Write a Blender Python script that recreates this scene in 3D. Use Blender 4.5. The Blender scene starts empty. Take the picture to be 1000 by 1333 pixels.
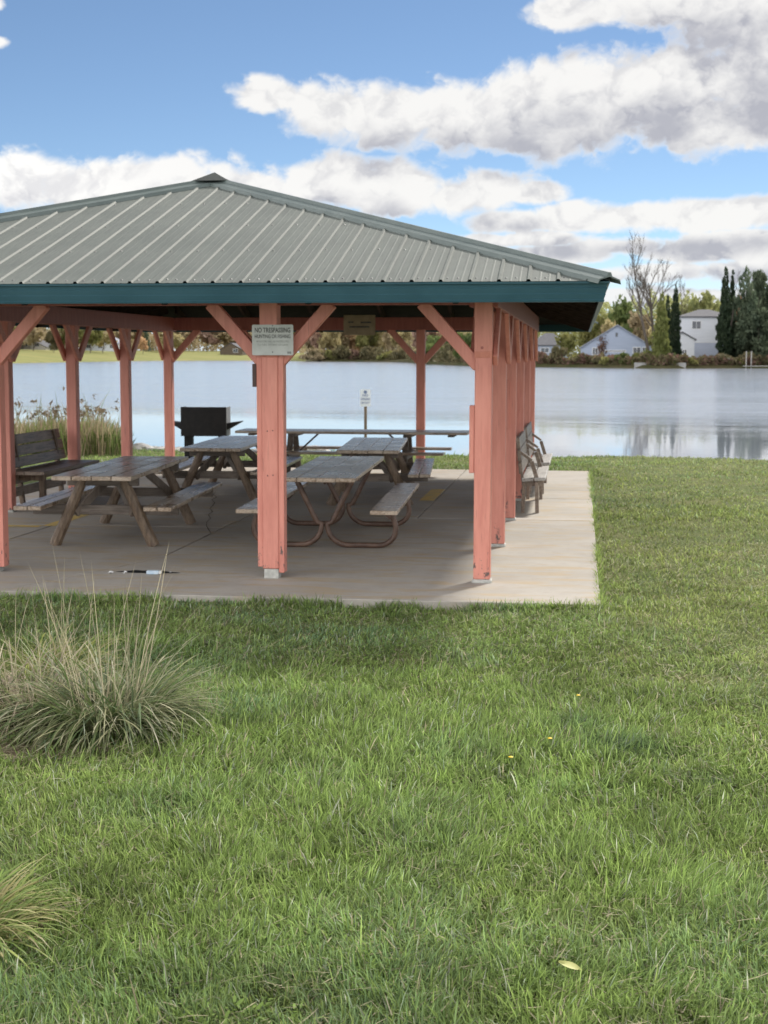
import bpy, math, random
import numpy as np
from mathutils import Vector, Matrix
random.seed(7); rng = np.random.default_rng(11)
S = bpy.context.scene
COL = S.collection
R = math.radians

# ------------------------------------------------------------------ camera
F, PSI, PT, RO, EYE = 1900.0, .1325, .1065, .0016, 1.95
cam_d = bpy.data.cameras.new("camera"); cam = bpy.data.objects.new("camera", cam_d); COL.objects.link(cam)
cam.matrix_world = Matrix.Translation((0, 0, EYE)) @ (Matrix.Rotation(PSI, 4, 'Z') @ Matrix.Rotation(math.pi/2-PT, 4, 'X') @ Matrix.Rotation(RO, 4, 'Z'))
cam_d.sensor_fit = 'VERTICAL'; cam_d.sensor_height = 36; cam_d.sensor_width = 27
cam_d.lens = F/1333*36
cam_d.clip_start = .05; cam_d.clip_end = 9000
cam_d.dof.use_dof = True; cam_d.dof.focus_distance = 6.5; cam_d.dof.aperture_fstop = 7.0
S.camera = cam

# ------------------------------------------------------------------ world: sky and clouds
SUN_EL, SUN_AZ = 40.0, 24.0          # degrees; azimuth clockwise from +Y
W = bpy.data.worlds.new("World"); S.world = W; W.use_nodes = True
nt = W.node_tree; nt.nodes.clear()
class NB:
    """tiny node-tree helper"""
    def __init__(s, t): s.t = t
    def n(s, typ, **kw):
        x = s.t.nodes.new(typ)
        for k, v in kw.items(): setattr(x, k, v)
        return x
    def put(s, sock, v):
        if hasattr(v, 'is_output'): s.t.links.new(v, sock)
        else: sock.default_value = v
    def m(s, op, a, b=None, c=None, clamp=False):
        x = s.n('ShaderNodeMath', operation=op, use_clamp=clamp)
        s.put(x.inputs[0], a)
        if b is not None: s.put(x.inputs[1], b)
        if c is not None: s.put(x.inputs[2], c)
        return x.outputs[0]
    def ss(s, v, lo, hi):
        x = s.n('ShaderNodeMapRange', interpolation_type='SMOOTHSTEP'); s.put(x.inputs[0], v)
        x.inputs[1].default_value = lo; x.inputs[2].default_value = hi
        return x.outputs[0]
    def mix(s, f, a, b):
        x = s.n('ShaderNodeMix', data_type='RGBA'); s.put(x.inputs[0], f)
        for i, v in ((6, a), (7, b)):
            if not hasattr(v, 'is_output') and len(v) == 3: v = (*v, 1)
            s.put(x.inputs[i], v)
        return x.outputs[2]
    def noise(s, vec, scale, detail=4, rough=.55, dist=0, dims='3D'):
        x = s.n('ShaderNodeTexNoise', noise_dimensions=dims); s.put(x.inputs['Vector'], vec)
        x.inputs['Scale'].default_value = scale; x.inputs['Detail'].default_value = detail
        x.inputs['Roughness'].default_value = rough; x.inputs['Distortion'].default_value = dist
        return x.outputs['Fac']
    def xyz(s, x, y, z):
        c = s.n('ShaderNodeCombineXYZ')
        for i, v in enumerate((x, y, z)): s.put(c.inputs[i], v)
        return c.outputs[0]

def sky_px(px, py): return ((px-500)/F - PSI, (463-py)/F)
BLOBS = []
for px, py, rx, up, dn in [
    (350,140,46,22,20),(430,152,66,28,36),(510,158,76,34,42),(590,155,80,38,50),(680,145,85,42,62),(770,155,100,56,56),(870,150,120,74,58),
    (990,140,110,92,62),(752,44,64,22,16),(845,40,66,42,30),(930,40,110,62,60),(1050,90,120,110,90),(860,118,130,40,60),(700,180,100,40,32),(900,190,120,40,20),
    (30,244,80,26,40),(120,246,90,26,40),(220,240,90,24,50),(310,246,90,24,50),(430,238,70,26,42),(520,242,90,26,40),(610,252,80,24,30),(685,258,42,14,14),
    (660,294,55,18,14),(740,292,70,20,16),(820,292,80,26,16),(900,290,90,26,16),(985,282,80,24,22),(1080,280,90,30,30),
    (720,336,120,15,12),(800,326,90,14,12),(890,334,90,16,14),(990,325,120,20,16),(760,362,90,12,10),(850,358,90,14,12),(960,356,100,14,16),(830,388,110,14,12),(950,392,120,14,12),(1060,370,90,20,20),(700,316,70,12,9),(640,318,50,10,9),
    (10,46,17,13,7),(12,88,22,10,5)]:
    u, v = sky_px(px, py); BLOBS.append((u, v, rx/F, up/F, dn/F))
g = bpy.data.node_groups.new("cloud_field", 'ShaderNodeTree')
for nm in ('U', 'V'): g.interface.new_socket(name=nm, in_out='INPUT', socket_type='NodeSocketFloat')
for nm in ('D', 'N'): g.interface.new_socket(name=nm, in_out='OUTPUT', socket_type='NodeSocketFloat')
B = NB(g); gi = B.n('NodeGroupInput'); go = B.n('NodeGroupOutput')
U, V = gi.outputs[0], gi.outputs[1]
vec = B.xyz(U, B.m('MULTIPLY', V, 1.35), 0.0)
n1 = B.noise(vec, 17, 9, .58, .15, '2D')
vo = B.n('ShaderNodeTexVoronoi', feature='SMOOTH_F1', voronoi_dimensions='2D'); B.put(vo.inputs['Vector'], B.xyz(B.m('ADD', U, B.m('MULTIPLY', n1, .05)), B.m('MULTIPLY_ADD', V, 1.2, B.m('MULTIPLY', n1, .04)), 0.0))
vo.normalize = True; vo.inputs['Scale'].default_value = 40; vo.inputs['Detail'].default_value = 3; vo.inputs['Roughness'].default_value = .55; vo.inputs['Smoothness'].default_value = .6
bil = vo.outputs['Distance']
fb = B.m('ADD', B.m('MULTIPLY', B.m('SUBTRACT', n1, .52), 2.3), B.m('MULTIPLY', B.m('SUBTRACT', .36, bil), 1.9))
uv = B.xyz(U, V, 0.0); fld = None
for (u, v, rx, up, dn) in BLOBS:        # each cloud mass is a noisy ellipse
    v += (up-dn)/2; ry = (up+dn)/2*1.06
    ma = B.n('ShaderNodeVectorMath', operation='MULTIPLY_ADD'); g.links.new(uv, ma.inputs[0]); ma.inputs[1].default_value = (1/rx, 1/ry, 0); ma.inputs[2].default_value = (-u/rx, -v/ry, 0)
    ln = B.n('ShaderNodeVectorMath', operation='LENGTH'); g.links.new(ma.outputs[0], ln.inputs[0]); q = ln.outputs['Value']
    fld = q if fld is None else B.m('MINIMUM', fld, q)
fld = B.m('SUBTRACT', 1.10, fld)
# the rest of the sky: unseen noise cumulus, coverage raised to add fill light
lown = B.noise(B.xyz(U, B.m('MULTIPLY', V, 2.6), 3.7), 2.6, 3, .5)
gen = B.m('MULTIPLY', B.m('SUBTRACT', lown, .41), 4.0)
side = B.m('MAXIMUM', B.m('MULTIPLY', B.m('SUBTRACT', B.m('ABSOLUTE', B.m('ADD', U, PSI)), .33), 8.0),
           B.m('MULTIPLY', B.m('SUBTRACT', V, .30), 8.0))
side = B.m('MINIMUM', B.m('SUBTRACT', side, .6), .55)
fld = B.m('MAXIMUM', fld, B.m('MINIMUM', gen, side))
g.links.new(B.m('ADD', fld, B.m('MULTIPLY', fb, .62)), go.inputs[0]); g.links.new(bil, go.inputs[1])

B = NB(nt)
tc = B.n('ShaderNodeTexCoord'); sp = B.n('ShaderNodeSeparateXYZ'); nt.links.new(tc.outputs['Generated'], sp.inputs[0])
az = B.m('ARCTAN2', sp.outputs[0], sp.outputs[1]); el = B.m('ARCSINE', B.m('MAXIMUM', B.m('MINIMUM', sp.outputs[2], .9999), -.9999))
el = B.m('ABSOLUTE', el)
def field(dv, du=0.0):
    x = B.n('ShaderNodeGroup'); x.node_tree = g
    B.put(x.inputs[0], B.m('ADD', az, du)); B.put(x.inputs[1], B.m('ADD', el, dv)); return x.outputs
f0, f1 = field(0.0), field(.022, .005)
alpha = B.ss(f0[0], -.08, .42)
grey = B.m('MULTIPLY', B.ss(f1[0], .10, 1.20), .98)
grey = B.m('ADD', grey, B.m('MULTIPLY', B.ss(f0[1], .26, .48), .42), clamp=True)
grey = B.m('MULTIPLY', grey, B.ss(f0[0], .05, .45))
sky = B.n('ShaderNodeTexSky', sky_type='NISHITA'); sky.sun_disc = False
sky.sun_elevation = R(SUN_EL); sky.sun_rotation = R(SUN_AZ); sky.air_density = .6; sky.dust_density = .05; sky.ozone_density = 3.0; sky.altitude = 200
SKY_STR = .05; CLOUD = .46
bg = B.n('ShaderNodeBackground'); bg.inputs[1].default_value = SKY_STR; tn = B.n('ShaderNodeMix', data_type='RGBA', blend_type='MULTIPLY'); tn.inputs[0].default_value = 1; nt.links.new(sky.outputs[0], tn.inputs[6]); tn.inputs[7].default_value = (.61, .605, .565, 1); nt.links.new(tn.outputs[2], bg.inputs[0])
ccol = B.mix(grey, (.535, .527, .513), (.27, .272, .30))
low = B.m('MULTIPLY', B.ss(el, .075, .0), .85)   # pale air near the horizon
ccol = B.mix(B.m('MULTIPLY', low, B.m('SUBTRACT', 1.0, B.m('MULTIPLY', alpha, .6))), ccol, (.365, .42, .49))
# clouds away from the sun: front-lit, then boosted as added fill light
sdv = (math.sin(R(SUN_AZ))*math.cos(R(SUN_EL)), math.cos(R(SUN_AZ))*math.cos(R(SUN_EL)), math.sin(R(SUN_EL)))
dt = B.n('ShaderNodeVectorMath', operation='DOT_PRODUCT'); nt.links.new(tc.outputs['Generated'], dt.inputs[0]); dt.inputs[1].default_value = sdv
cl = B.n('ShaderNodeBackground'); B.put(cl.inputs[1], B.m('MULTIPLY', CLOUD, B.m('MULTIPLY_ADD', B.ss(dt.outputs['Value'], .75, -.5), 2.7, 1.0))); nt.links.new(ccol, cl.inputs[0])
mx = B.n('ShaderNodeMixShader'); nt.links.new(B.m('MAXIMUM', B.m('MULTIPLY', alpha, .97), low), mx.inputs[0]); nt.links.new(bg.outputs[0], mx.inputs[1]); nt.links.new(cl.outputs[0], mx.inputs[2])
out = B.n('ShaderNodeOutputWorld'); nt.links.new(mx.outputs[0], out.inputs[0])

# ------------------------------------------------------------------ sun, exposure
sl = bpy.data.lights.new("sun", 'SUN'); sl.energy = 1.3; sl.angle = R(7.0); sl.color = (1, .95, .87)
so = bpy.data.objects.new("sun", sl); COL.objects.link(so)
sd = Vector((math.sin(R(SUN_AZ))*math.cos(R(SUN_EL)), math.cos(R(SUN_AZ))*math.cos(R(SUN_EL)), math.sin(R(SUN_EL))))
so.rotation_euler = sd.to_track_quat('Z', 'Y').to_euler(); so.location = (20, 40, 40)
S.view_settings.view_transform = 'Standard'; S.view_settings.look = 'None'
S.view_settings.exposure = 1.97; S.view_settings.gamma = 1; S.view_settings.use_curve_mapping = False
S.render.engine = 'CYCLES'
S.cycles.max_bounces = 8; S.cycles.diffuse_bounces = 4; S.cycles.transparent_max_bounces = 8

# ------------------------------------------------------------------ helpers
def ray(px, py):
    x, y = px-500, py-666.5; c, s = math.cos(RO), math.sin(RO)
    x, y = c*x+s*y, -s*x+c*y
    cp, sn = math.cos(PT), math.sin(PT)
    d = (x/F, cp-y/F*sn, -sn-y/F*cp)
    c, s = math.cos(PSI), math.sin(PSI)
    return Vector((d[0]*c-d[1]*s, d[0]*s+d[1]*c, d[2]))
def hit(px, py, z):
    d = ray(px, py); t = (z-EYE)/d.z
    return Vector((0, 0, EYE))+d*t
def at(px, py, Y):
    d = ray(px, py); return Vector((0, 0, EYE))+d*(Y/d.y)

class MB:
    def __init__(s): s.v = []; s.f = []
    def add(s, vs, fs):
        o = len(s.v); s.v += [tuple(v) for v in vs]; s.f += [tuple(i+o for i in f) for f in fs]; return s
    def box(s, x0, y0, z0, x1, y1, z1, M=None):
        vs = [Vector(p) for p in ((x0,y0,z0),(x1,y0,z0),(x1,y1,z0),(x0,y1,z0),(x0,y0,z1),(x1,y0,z1),(x1,y1,z1),(x0,y1,z1))]
        if M: vs = [M @ v for v in vs]
        return s.add(vs, [(0,3,2,1),(4,5,6,7),(0,1,5,4),(1,2,6,5),(2,3,7,6),(3,0,4,7)])
    def bar(s, p0, p1, w, h, up=(0,0,1)):
        p0, p1 = Vector(p0), Vector(p1); d = (p1-p0).normalized(); u = Vector(up)
        r = d.cross(u).normalized(); u = r.cross(d)
        vs = []
        for p in (p0, p1):
            for a, b in ((-1,-1),(1,-1),(1,1),(-1,1)): vs.append(p+r*(a*w/2)+u*(b*h/2))
        return s.add(vs, [(3,2,1,0),(4,5,6,7),(0,1,5,4),(1,2,6,5),(2,3,7,6),(3,0,4,7)])
    def tube(s, path, rad, n=8, cap=True):
        path = [Vector(p) for p in path]; rad = rad if isinstance(rad, (list, tuple)) else [rad]*len(path)
        vs, fs = [], []; prev = None
        for i, p in enumerate(path):
            d = (path[min(i+1, len(path)-1)]-path[max(i-1, 0)]).normalized()
            if prev is None:
                a = Vector((0,0,1)) if abs(d.z) < .9 else Vector((1,0,0)); r = d.cross(a).normalized()
            else: r = (prev-d*prev.dot(d)).normalized()
            prev = r; u = d.cross(r)
            for k in range(n):
                t = 2*math.pi*k/n; vs.append(p+(r*math.cos(t)+u*math.sin(t))*rad[i])
        for i in range(len(path)-1):
            for k in range(n): fs.append((i*n+k, i*n+(k+1) % n, (i+1)*n+(k+1) % n, (i+1)*n+k))
        if cap: fs += [tuple(range(n-1, -1, -1)), tuple((len(path)-1)*n+k for k in range(n))]
        return s.add(vs, fs)
    def prism(s, poly, z0, z1):
        n = len(poly); vs = [(x, y, z0) for x, y in poly]+[(x, y, z1) for x, y in poly]
        return s.add(vs, [tuple(range(n-1, -1, -1)), tuple(range(n, 2*n))]+[(i, (i+1) % n, n+(i+1) % n, n+i) for i in range(n)])
    def mesh(s, name, mat, smooth=False):
        me = bpy.data.meshes.new(name); me.from_pydata(s.v, [], s.f); me.validate()
        if mat: me.materials.append(mat)
        if smooth: me.polygons.foreach_set('use_smooth', [True]*len(me.polygons))
        return me
    def build(s, name, mat, parent=None, bevel=0, smooth=False, kind=None):
        return link(name, s.mesh(name, mat, smooth), parent, bevel, kind)
def link(name, me, parent=None, bevel=0, kind=None):
    o = bpy.data.objects.new(name, me); COL.objects.link(o)
    if parent: o.parent = parent
    if bevel:
        b = o.modifiers.new("edge", 'BEVEL'); b.width = bevel; b.segments = 1; b.limit_method = 'ANGLE'
    if kind: o['kind'] = kind
    return o
def tag(o, label=None, cat=None, group=None, kind=None):
    for k, v in (('label', label), ('category', cat), ('group', group), ('kind', kind)):
        if v: o[k] = v
    return o
def empty(name, loc, rz=0, label=None, cat=None, group=None):
    o = bpy.data.objects.new(name, None); COL.objects.link(o); o.location = loc; o.rotation_euler = (0, 0, rz); o.empty_display_size = .2
    return tag(o, label, cat, group)
def copy_tree(o, parent=None):
    c = o.copy(); COL.objects.link(c)
    if parent: c.parent = parent
    for ch in list(o.children): copy_tree(ch, c)
    return c
def np_mesh(name, verts, faces_flat, loop_starts, mat, col=None, smooth=False):
    me = bpy.data.meshes.new(name)
    me.vertices.add(len(verts)); me.vertices.foreach_set('co', np.ascontiguousarray(verts, dtype=np.float32).ravel())
    me.loops.add(len(faces_flat)); me.loops.foreach_set('vertex_index', np.ascontiguousarray(faces_flat, dtype=np.int32))
    me.polygons.add(len(loop_starts)); me.polygons.foreach_set('loop_start', np.ascontiguousarray(loop_starts, dtype=np.int32))
    if col is not None:
        a = me.color_attributes.new("tint", 'FLOAT_COLOR', 'POINT')
        a.data.foreach_set('color', np.ascontiguousarray(np.c_[col, np.ones(len(col))], dtype=np.float32).ravel())
    me.update(calc_edges=True)
    if smooth: me.polygons.foreach_set('use_smooth', np.ones(len(loop_starts), dtype=bool))
    me.materials.append(mat); return me

# ------------------------------------------------------------------ materials
def mat_new(name):
    m = bpy.data.materials.new(name); m.use_nodes = True; m.node_tree.nodes.clear(); b = NB(m.node_tree)
    b.out = b.n('ShaderNodeOutputMaterial'); return m, b
def principled(b, col, rough=.6, metal=0, spec=.5, bump=None, bstr=.3, bdist=.01):
    p = b.n('ShaderNodeBsdfPrincipled')
    b.put(p.inputs['Base Color'], (*col, 1) if isinstance(col, tuple) else col); b.put(p.inputs['Roughness'], rough)
    p.inputs['Metallic'].default_value = metal; p.inputs['Specular IOR Level'].default_value = spec
    if bump is not None:
        bn = b.n('ShaderNodeBump'); bn.inputs['Strength'].default_value = bstr; bn.inputs['Distance'].default_value = bdist
        b.put(bn.inputs['Height'], bump); b.t.links.new(bn.outputs[0], p.inputs['Normal'])
    b.t.links.new(p.outputs[0], b.out.inputs[0]); return p
def coords(b, scale=(1,1,1), rnd=True, world=False):
    if world:
        src = b.n('ShaderNodeNewGeometry').outputs['Position']
    else: src = b.n('ShaderNodeTexCoord').outputs['Object']
    mp = b.n('ShaderNodeMapping'); b.t.links.new(src, mp.inputs[0]); mp.inputs['Scale'].default_value = scale
    if rnd and not world:
        oi = b.n('ShaderNodeObjectInfo'); b.t.links.new(b.xyz(b.m('MULTIPLY', oi.outputs['Random'], 37.0), b.m('MULTIPLY', oi.outputs['Random'], 91.0), 0.0), mp.inputs['Location'])
    return mp.outputs[0]
def simple(name, c1, c2, scale=8, stretch=(1,1,1), rough=.6, bstr=.2, bdist=.005, spec=.5, metal=0, detail=5, world=False, objvar=0):
    m, b = mat_new(name); v = coords(b, stretch, True, world)
    n = b.noise(v, scale, detail, .6); f = b.ss(n, .32, .68)
    c = b.mix(f, c1, c2)
    if objvar:
        oi = b.n('ShaderNodeObjectInfo'); h = b.n('ShaderNodeHueSaturation'); b.t.links.new(c, h.inputs['Color'])
        b.put(h.inputs['Value'], b.m('MULTIPLY_ADD', oi.outputs['Random'], objvar, 1-objvar/2)); c = h.outputs[0]
    principled(b, c, rough, metal, spec, n, bstr, bdist); return m
def wood(name, light, dark, axis='y', rough=.55, pale=None):
    m, b = mat_new(name); st = {'x': (.06,1,1), 'y': (1,.06,1), 'z': (1,1,.06)}[axis]
    v = coords(b, st); n = b.noise(v, 38, 6, .65, .4); v2 = coords(b, (1,1,1)); n2 = b.noise(v2, 2.3, 4, .6)
    c = b.mix(b.ss(n, .35, .66), dark, light)
    c = b.mix(b.m('MULTIPLY', b.ss(n2, .42, .68), .65), c, pale or tuple(x*1.5 for x in light))
    n3 = b.noise(v, 120, 2, .5)
    c = b.mix(b.m('MULTIPLY', b.ss(n3, .60, .70), .7), c, tuple(x*.45 for x in dark))
    principled(b, c, b.m('MULTIPLY_ADD', n2, .25, rough-.12), 0, .5, n, .3, .003); return m
M = {}
M['plank'] = wood('weathered_plank', (.50,.40,.305), (.24,.17,.115), 'y', .28, (.60,.51,.41))
M['plankz'] = wood('weathered_upright', (.155,.125,.10), (.07,.053,.04), 'z', .6)
M['plankx'] = wood('weathered_crosspiece', (.155,.125,.10), (.07,.053,.04), 'x', .6)
M['benchwood'] = wood('dark_bench_plank', (.25,.19,.14), (.12,.085,.062), 'y', .5, (.33,.27,.22))
M['log'] = wood('brown_log', (.20,.14,.09), (.085,.056,.036), 'z', .6, (.26,.19,.13))
M['greyboard'] = wood('pale_grey_board', (.40,.38,.35), (.24,.22,.20), 'y', .55, (.5,.48,.45))
M['pipe'] = simple('rusty_pipe', (.075,.043,.03), (.15,.09,.062), 9, rough=.5, bstr=.15)
def paint(name, base, dark, worn=True):
    m, b = mat_new(name); v = coords(b, (1,1,.12)); n = b.noise(v, 22, 6, .6, .2)
    c = b.mix(b.ss(n, .3, .7), base, dark)
    wp = b.n('ShaderNodeNewGeometry').outputs['Position']; s = b.n('ShaderNodeSeparateXYZ'); b.t.links.new(wp, s.inputs[0])
    if worn:
        n2 = b.noise(coords(b, (1,1,.5)), 26, 6, .7)
        thr = b.m('ADD', n2, b.m('MULTIPLY', b.ss(s.outputs[2], .55, .08), .17))
        c = b.mix(b.ss(thr, .725, .77), c, (.12,.085,.075))
        n4 = b.noise(coords(b, (1,1,.05)), 60, 2, .5)
        c = b.mix(b.m('MULTIPLY', b.ss(n4, .66, .72), .45), c, tuple(x*.5 for x in dark))
    principled(b, c, .55, 0, .4, n, .25, .004); return m
M['salmon'] = paint('salmon_paint', (.65,.268,.205), (.555,.207,.158))
M['beam'] = paint('salmon_paint_shaded', (.36,.115,.092), (.29,.088,.07), False)  # same salmon paint darkened: the beams' deep shade is in the colour
M['roof'] = None
def roof_mat():
    m, b = mat_new('grey_green_sheet_metal'); v = coords(b, (1,1,1), True, True)
    n = b.noise(v, 1.1, 5, .65); n2 = b.noise(coords(b, (6,.6,.6), True, True), 5, 4, .6)
    c = b.mix(b.ss(n, .3, .7), (.100,.112,.100), (.126,.138,.122)); c = b.mix(b.m('MULTIPLY', b.ss(n2, .45, .72), .5), c, (.092,.097,.09))
    principled(b, c, .6, 0, .3, n2, .06, .003); return m
M['roof'] = roof_mat()
M['fascia'] = simple('teal_fascia_metal', (.020,.066,.088), (.027,.080,.104), 3, rough=.42, bstr=.03)
M['hip'] = simple('hip_trim_metal', (.085,.11,.103), (.115,.14,.13), 3, rough=.4, bstr=.03)
M['capdark'] = simple('dark_cap', (.018,.024,.022), (.03,.036,.032), 9, rough=.7)
M['deck'] = simple('shade_dark_deck', (.012,.012,.016), (.02,.019,.022), 6, rough=.9, spec=.1)  # near-black tone carries the shade under the roof
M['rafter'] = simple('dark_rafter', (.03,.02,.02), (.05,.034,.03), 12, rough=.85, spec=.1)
M['footing'] = simple('pale_footing_concrete', (.36,.36,.33), (.5,.5,.46), 20, rough=.9, bstr=.6)
M['black'] = simple('black_grill_steel', (.006,.006,.007), (.013,.012,.012), 12, rough=.65, bstr=.2, spec=.3)
M['litsteel'] = simple('lit_side_grill_steel', (.14,.14,.145), (.2,.2,.2), 12, rough=.6, bstr=.2)  # paler steel for the right grill side, its reflected light painted in
M['darkbox'] = simple('dark_brown_box', (.05,.025,.02), (.075,.037,.03), 15, rough=.6)
M['signgrey'] = simple('weathered_white_sign', (.44,.45,.42), (.54,.55,.52), 7, rough=.55, bstr=.03)
M['signwhite'] = simple('white_sign', (.66,.7,.74), (.74,.77,.8), 7, rough=.5, bstr=.02)
M['print'] = simple('dark_print', (.045,.045,.042), (.13,.13,.125), 30, rough=.7, bstr=0)
M['printpale'] = simple('faded_print', (.20,.205,.195), (.30,.305,.29), 30, rough=.7, bstr=0)
M['printblue'] = simple('blue_print', (.12,.17,.30), (.17,.22,.36), 30, rough=.7, bstr=0)
M['tansign'] = simple('tan_sign_board', (.30,.235,.155), (.38,.30,.2), 9, rough=.7)
M['signpost'] = simple('brown_sign_post', (.13,.09,.06), (.2,.15,.1), 9, (1,1,.1), rough=.8)
M['yellow'] = simple('worn_yellow_paint', (.72,.50,.12), (.55,.42,.17), 7, rough=.8, bstr=.3)
M['screw'] = simple('screw_head', (.05,.055,.055), (.09,.09,.09), 9, rough=.5)
M['crack'] = simple('dirt_in_crack', (.05,.045,.04), (.09,.082,.07), 9, rough=1, spec=.1)

def concrete():
    m, b = mat_new('stained_concrete'); v = coords(b, (1,1,1), True, True)
    n = b.noise(v, .9, 5, .6); n2 = b.noise(v, 7, 6, .65); n3 = b.noise(coords(b, (1,3.5,1), True, True), 1.6, 5, .6, .6); n4 = b.noise(v, 95, 3, .6)
    c = b.mix(b.ss(n, .3, .7), (.36,.33,.288), (.445,.41,.362))
    c = b.mix(b.m('MULTIPLY', b.ss(n2, .45, .75), .5), c, (.32,.29,.25))
    c = b.mix(b.m('MULTIPLY', b.ss(n3, .46, .68), .75), c, (.42,.325,.20))
    c = b.mix(b.m('MULTIPLY', b.ss(n4, .62, .75), .5), c, (.17,.16,.14))
    oi = b.n('ShaderNodeObjectInfo'); h = b.n('ShaderNodeHueSaturation'); b.t.links.new(c, h.inputs['Color'])
    b.put(h.inputs['Value'], b.m('MULTIPLY_ADD', oi.outputs['Random'], .16, .90))
    principled(b, h.outputs[0], .82, 0, .35, b.m('ADD', n4, n2), .25, .004); return m
M['concrete'] = concrete()

def leafy(name, attr=None, c1=None, c2=None, scale=.6, trans=.45, objvar=.35, world=True, spec=.25, rough=.5):
    m, b = mat_new(name)
    if attr: col = b.n('ShaderNodeVertexColor', layer_name=attr).outputs[0]
    else:
        v = coords(b, (1,1,1), True, world); n = b.noise(v, scale, 3, .6)
        col = b.mix(b.ss(n, .33, .67), c1, c2)
        n2 = b.noise(v, scale*5, 2, .6); col = b.mix(b.m('MULTIPLY', b.ss(n2, .45, .7), .5), col, tuple(x*.55 for x in c1))
        if objvar:
            oi = b.n('ShaderNodeObjectInfo'); h = b.n('ShaderNodeHueSaturation'); b.t.links.new(col, h.inputs['Color'])
            b.put(h.inputs['Value'], b.m('MULTIPLY_ADD', oi.outputs['Random'], objvar, 1-objvar/2)); col = h.outputs[0]
    p = b.n('ShaderNodeBsdfPrincipled'); b.t.links.new(col, p.inputs['Base Color']); p.inputs['Roughness'].default_value = rough; p.inputs['Specular IOR Level'].default_value = spec
    t = b.n('ShaderNodeBsdfTranslucent'); b.t.links.new(col, t.inputs[0])
    x = b.n('ShaderNodeMixShader'); x.inputs[0].default_value = trans
    b.t.links.new(p.outputs[0], x.inputs[1]); b.t.links.new(t.outputs[0], x.inputs[2]); b.t.links.new(x.outputs[0], b.out.inputs[0]); return m
M['blade'] = leafy('grass_blade', 'tint', trans=.42, rough=.6, spec=.15)
M['drygrass'] = leafy('dry_grass_blade', 'tint', trans=.35, rough=.5)

def soil():
    m, b = mat_new('lawn_ground'); v = coords(b, (1,1,1), True, True)
    n = b.noise(v, 1.3, 4, .6); n2 = b.noise(v, 14, 6, .7); n3 = b.noise(v, 60, 4, .7)
    c = b.mix(b.ss(n, .35, .65), (.10,.135,.045), (.16,.165,.068))
    c = b.mix(b.m('MULTIPLY', b.ss(n2, .4, .7), .7), c, (.15,.16,.068)); c = b.mix(b.m('MULTIPLY', b.ss(n3, .5, .7), .6), c, (.05,.07,.022))
    s = b.n('ShaderNodeSeparateXYZ'); b.t.links.new(b.n('ShaderNodeNewGeometry').outputs['Position'], s.inputs[0])
    # bare earth in front of the big tuft
    dx = b.m('MULTIPLY', b.m('ADD', s.outputs[0], 2.75), 1.0); dy = b.m('MULTIPLY', b.m('SUBTRACT', s.outputs[1], 6.95), 2.4)
    d = b.m('SQRT', b.m('ADD', b.m('MULTIPLY', dx, dx), b.m('MULTIPLY', dy, dy)))
    d = b.m('ADD', d, b.m('MULTIPLY', b.m('SUBTRACT', n2, .5), .9))
    c = b.mix(b.ss(d, .85, .45), c, b.mix(n3, (.15,.115,.075), (.24,.19,.13)))
    principled(b, c, .95, 0, .1, b.m('ADD', n2, n3), .6, .02); return m
M['soil'] = soil()

# ------------------------------------------------------------------ lawn, lake, far banks
WATER_Z = -.25
def shore_y(x): return 31.4 + .012*max(0., -x)**2*.6 + .08*max(0., -x)*1.0 + .28*math.sin(x*.9) + .14*math.sin(x*2.3+1)
def lawn_z(x, y):
    e = shore_y(x); z = -.055 + .012*math.sin(x*1.7+y*.6)+.010*math.sin(y*1.9-x*.7)
    if y > 25.5: z -= .12*min(1, (y-25.5)/(e-25.5+1e-6))
    if y > e-.5: z -= .55*(y-e+.5)**1.3*.35
    return z
xs = np.concatenate([np.linspace(-60, -16, 24), np.arange(-15.5, 12, .25), np.linspace(12.5, 50, 22)])
ys = np.concatenate([np.linspace(-12, 2, 10), np.arange(2.3, 41, .25)])
vs = [(x, y, lawn_z(x, y)) for y in ys for x in xs]; nx = len(xs)
lm = MB(); lm.add(vs, [(j*nx+i, j*nx+i+1, (j+1)*nx+i+1, (j+1)*nx+i) for j in range(len(ys)-1) for i in range(nx-1)])
lm.build('lawn', M['soil'], smooth=True, kind='structure')

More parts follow.
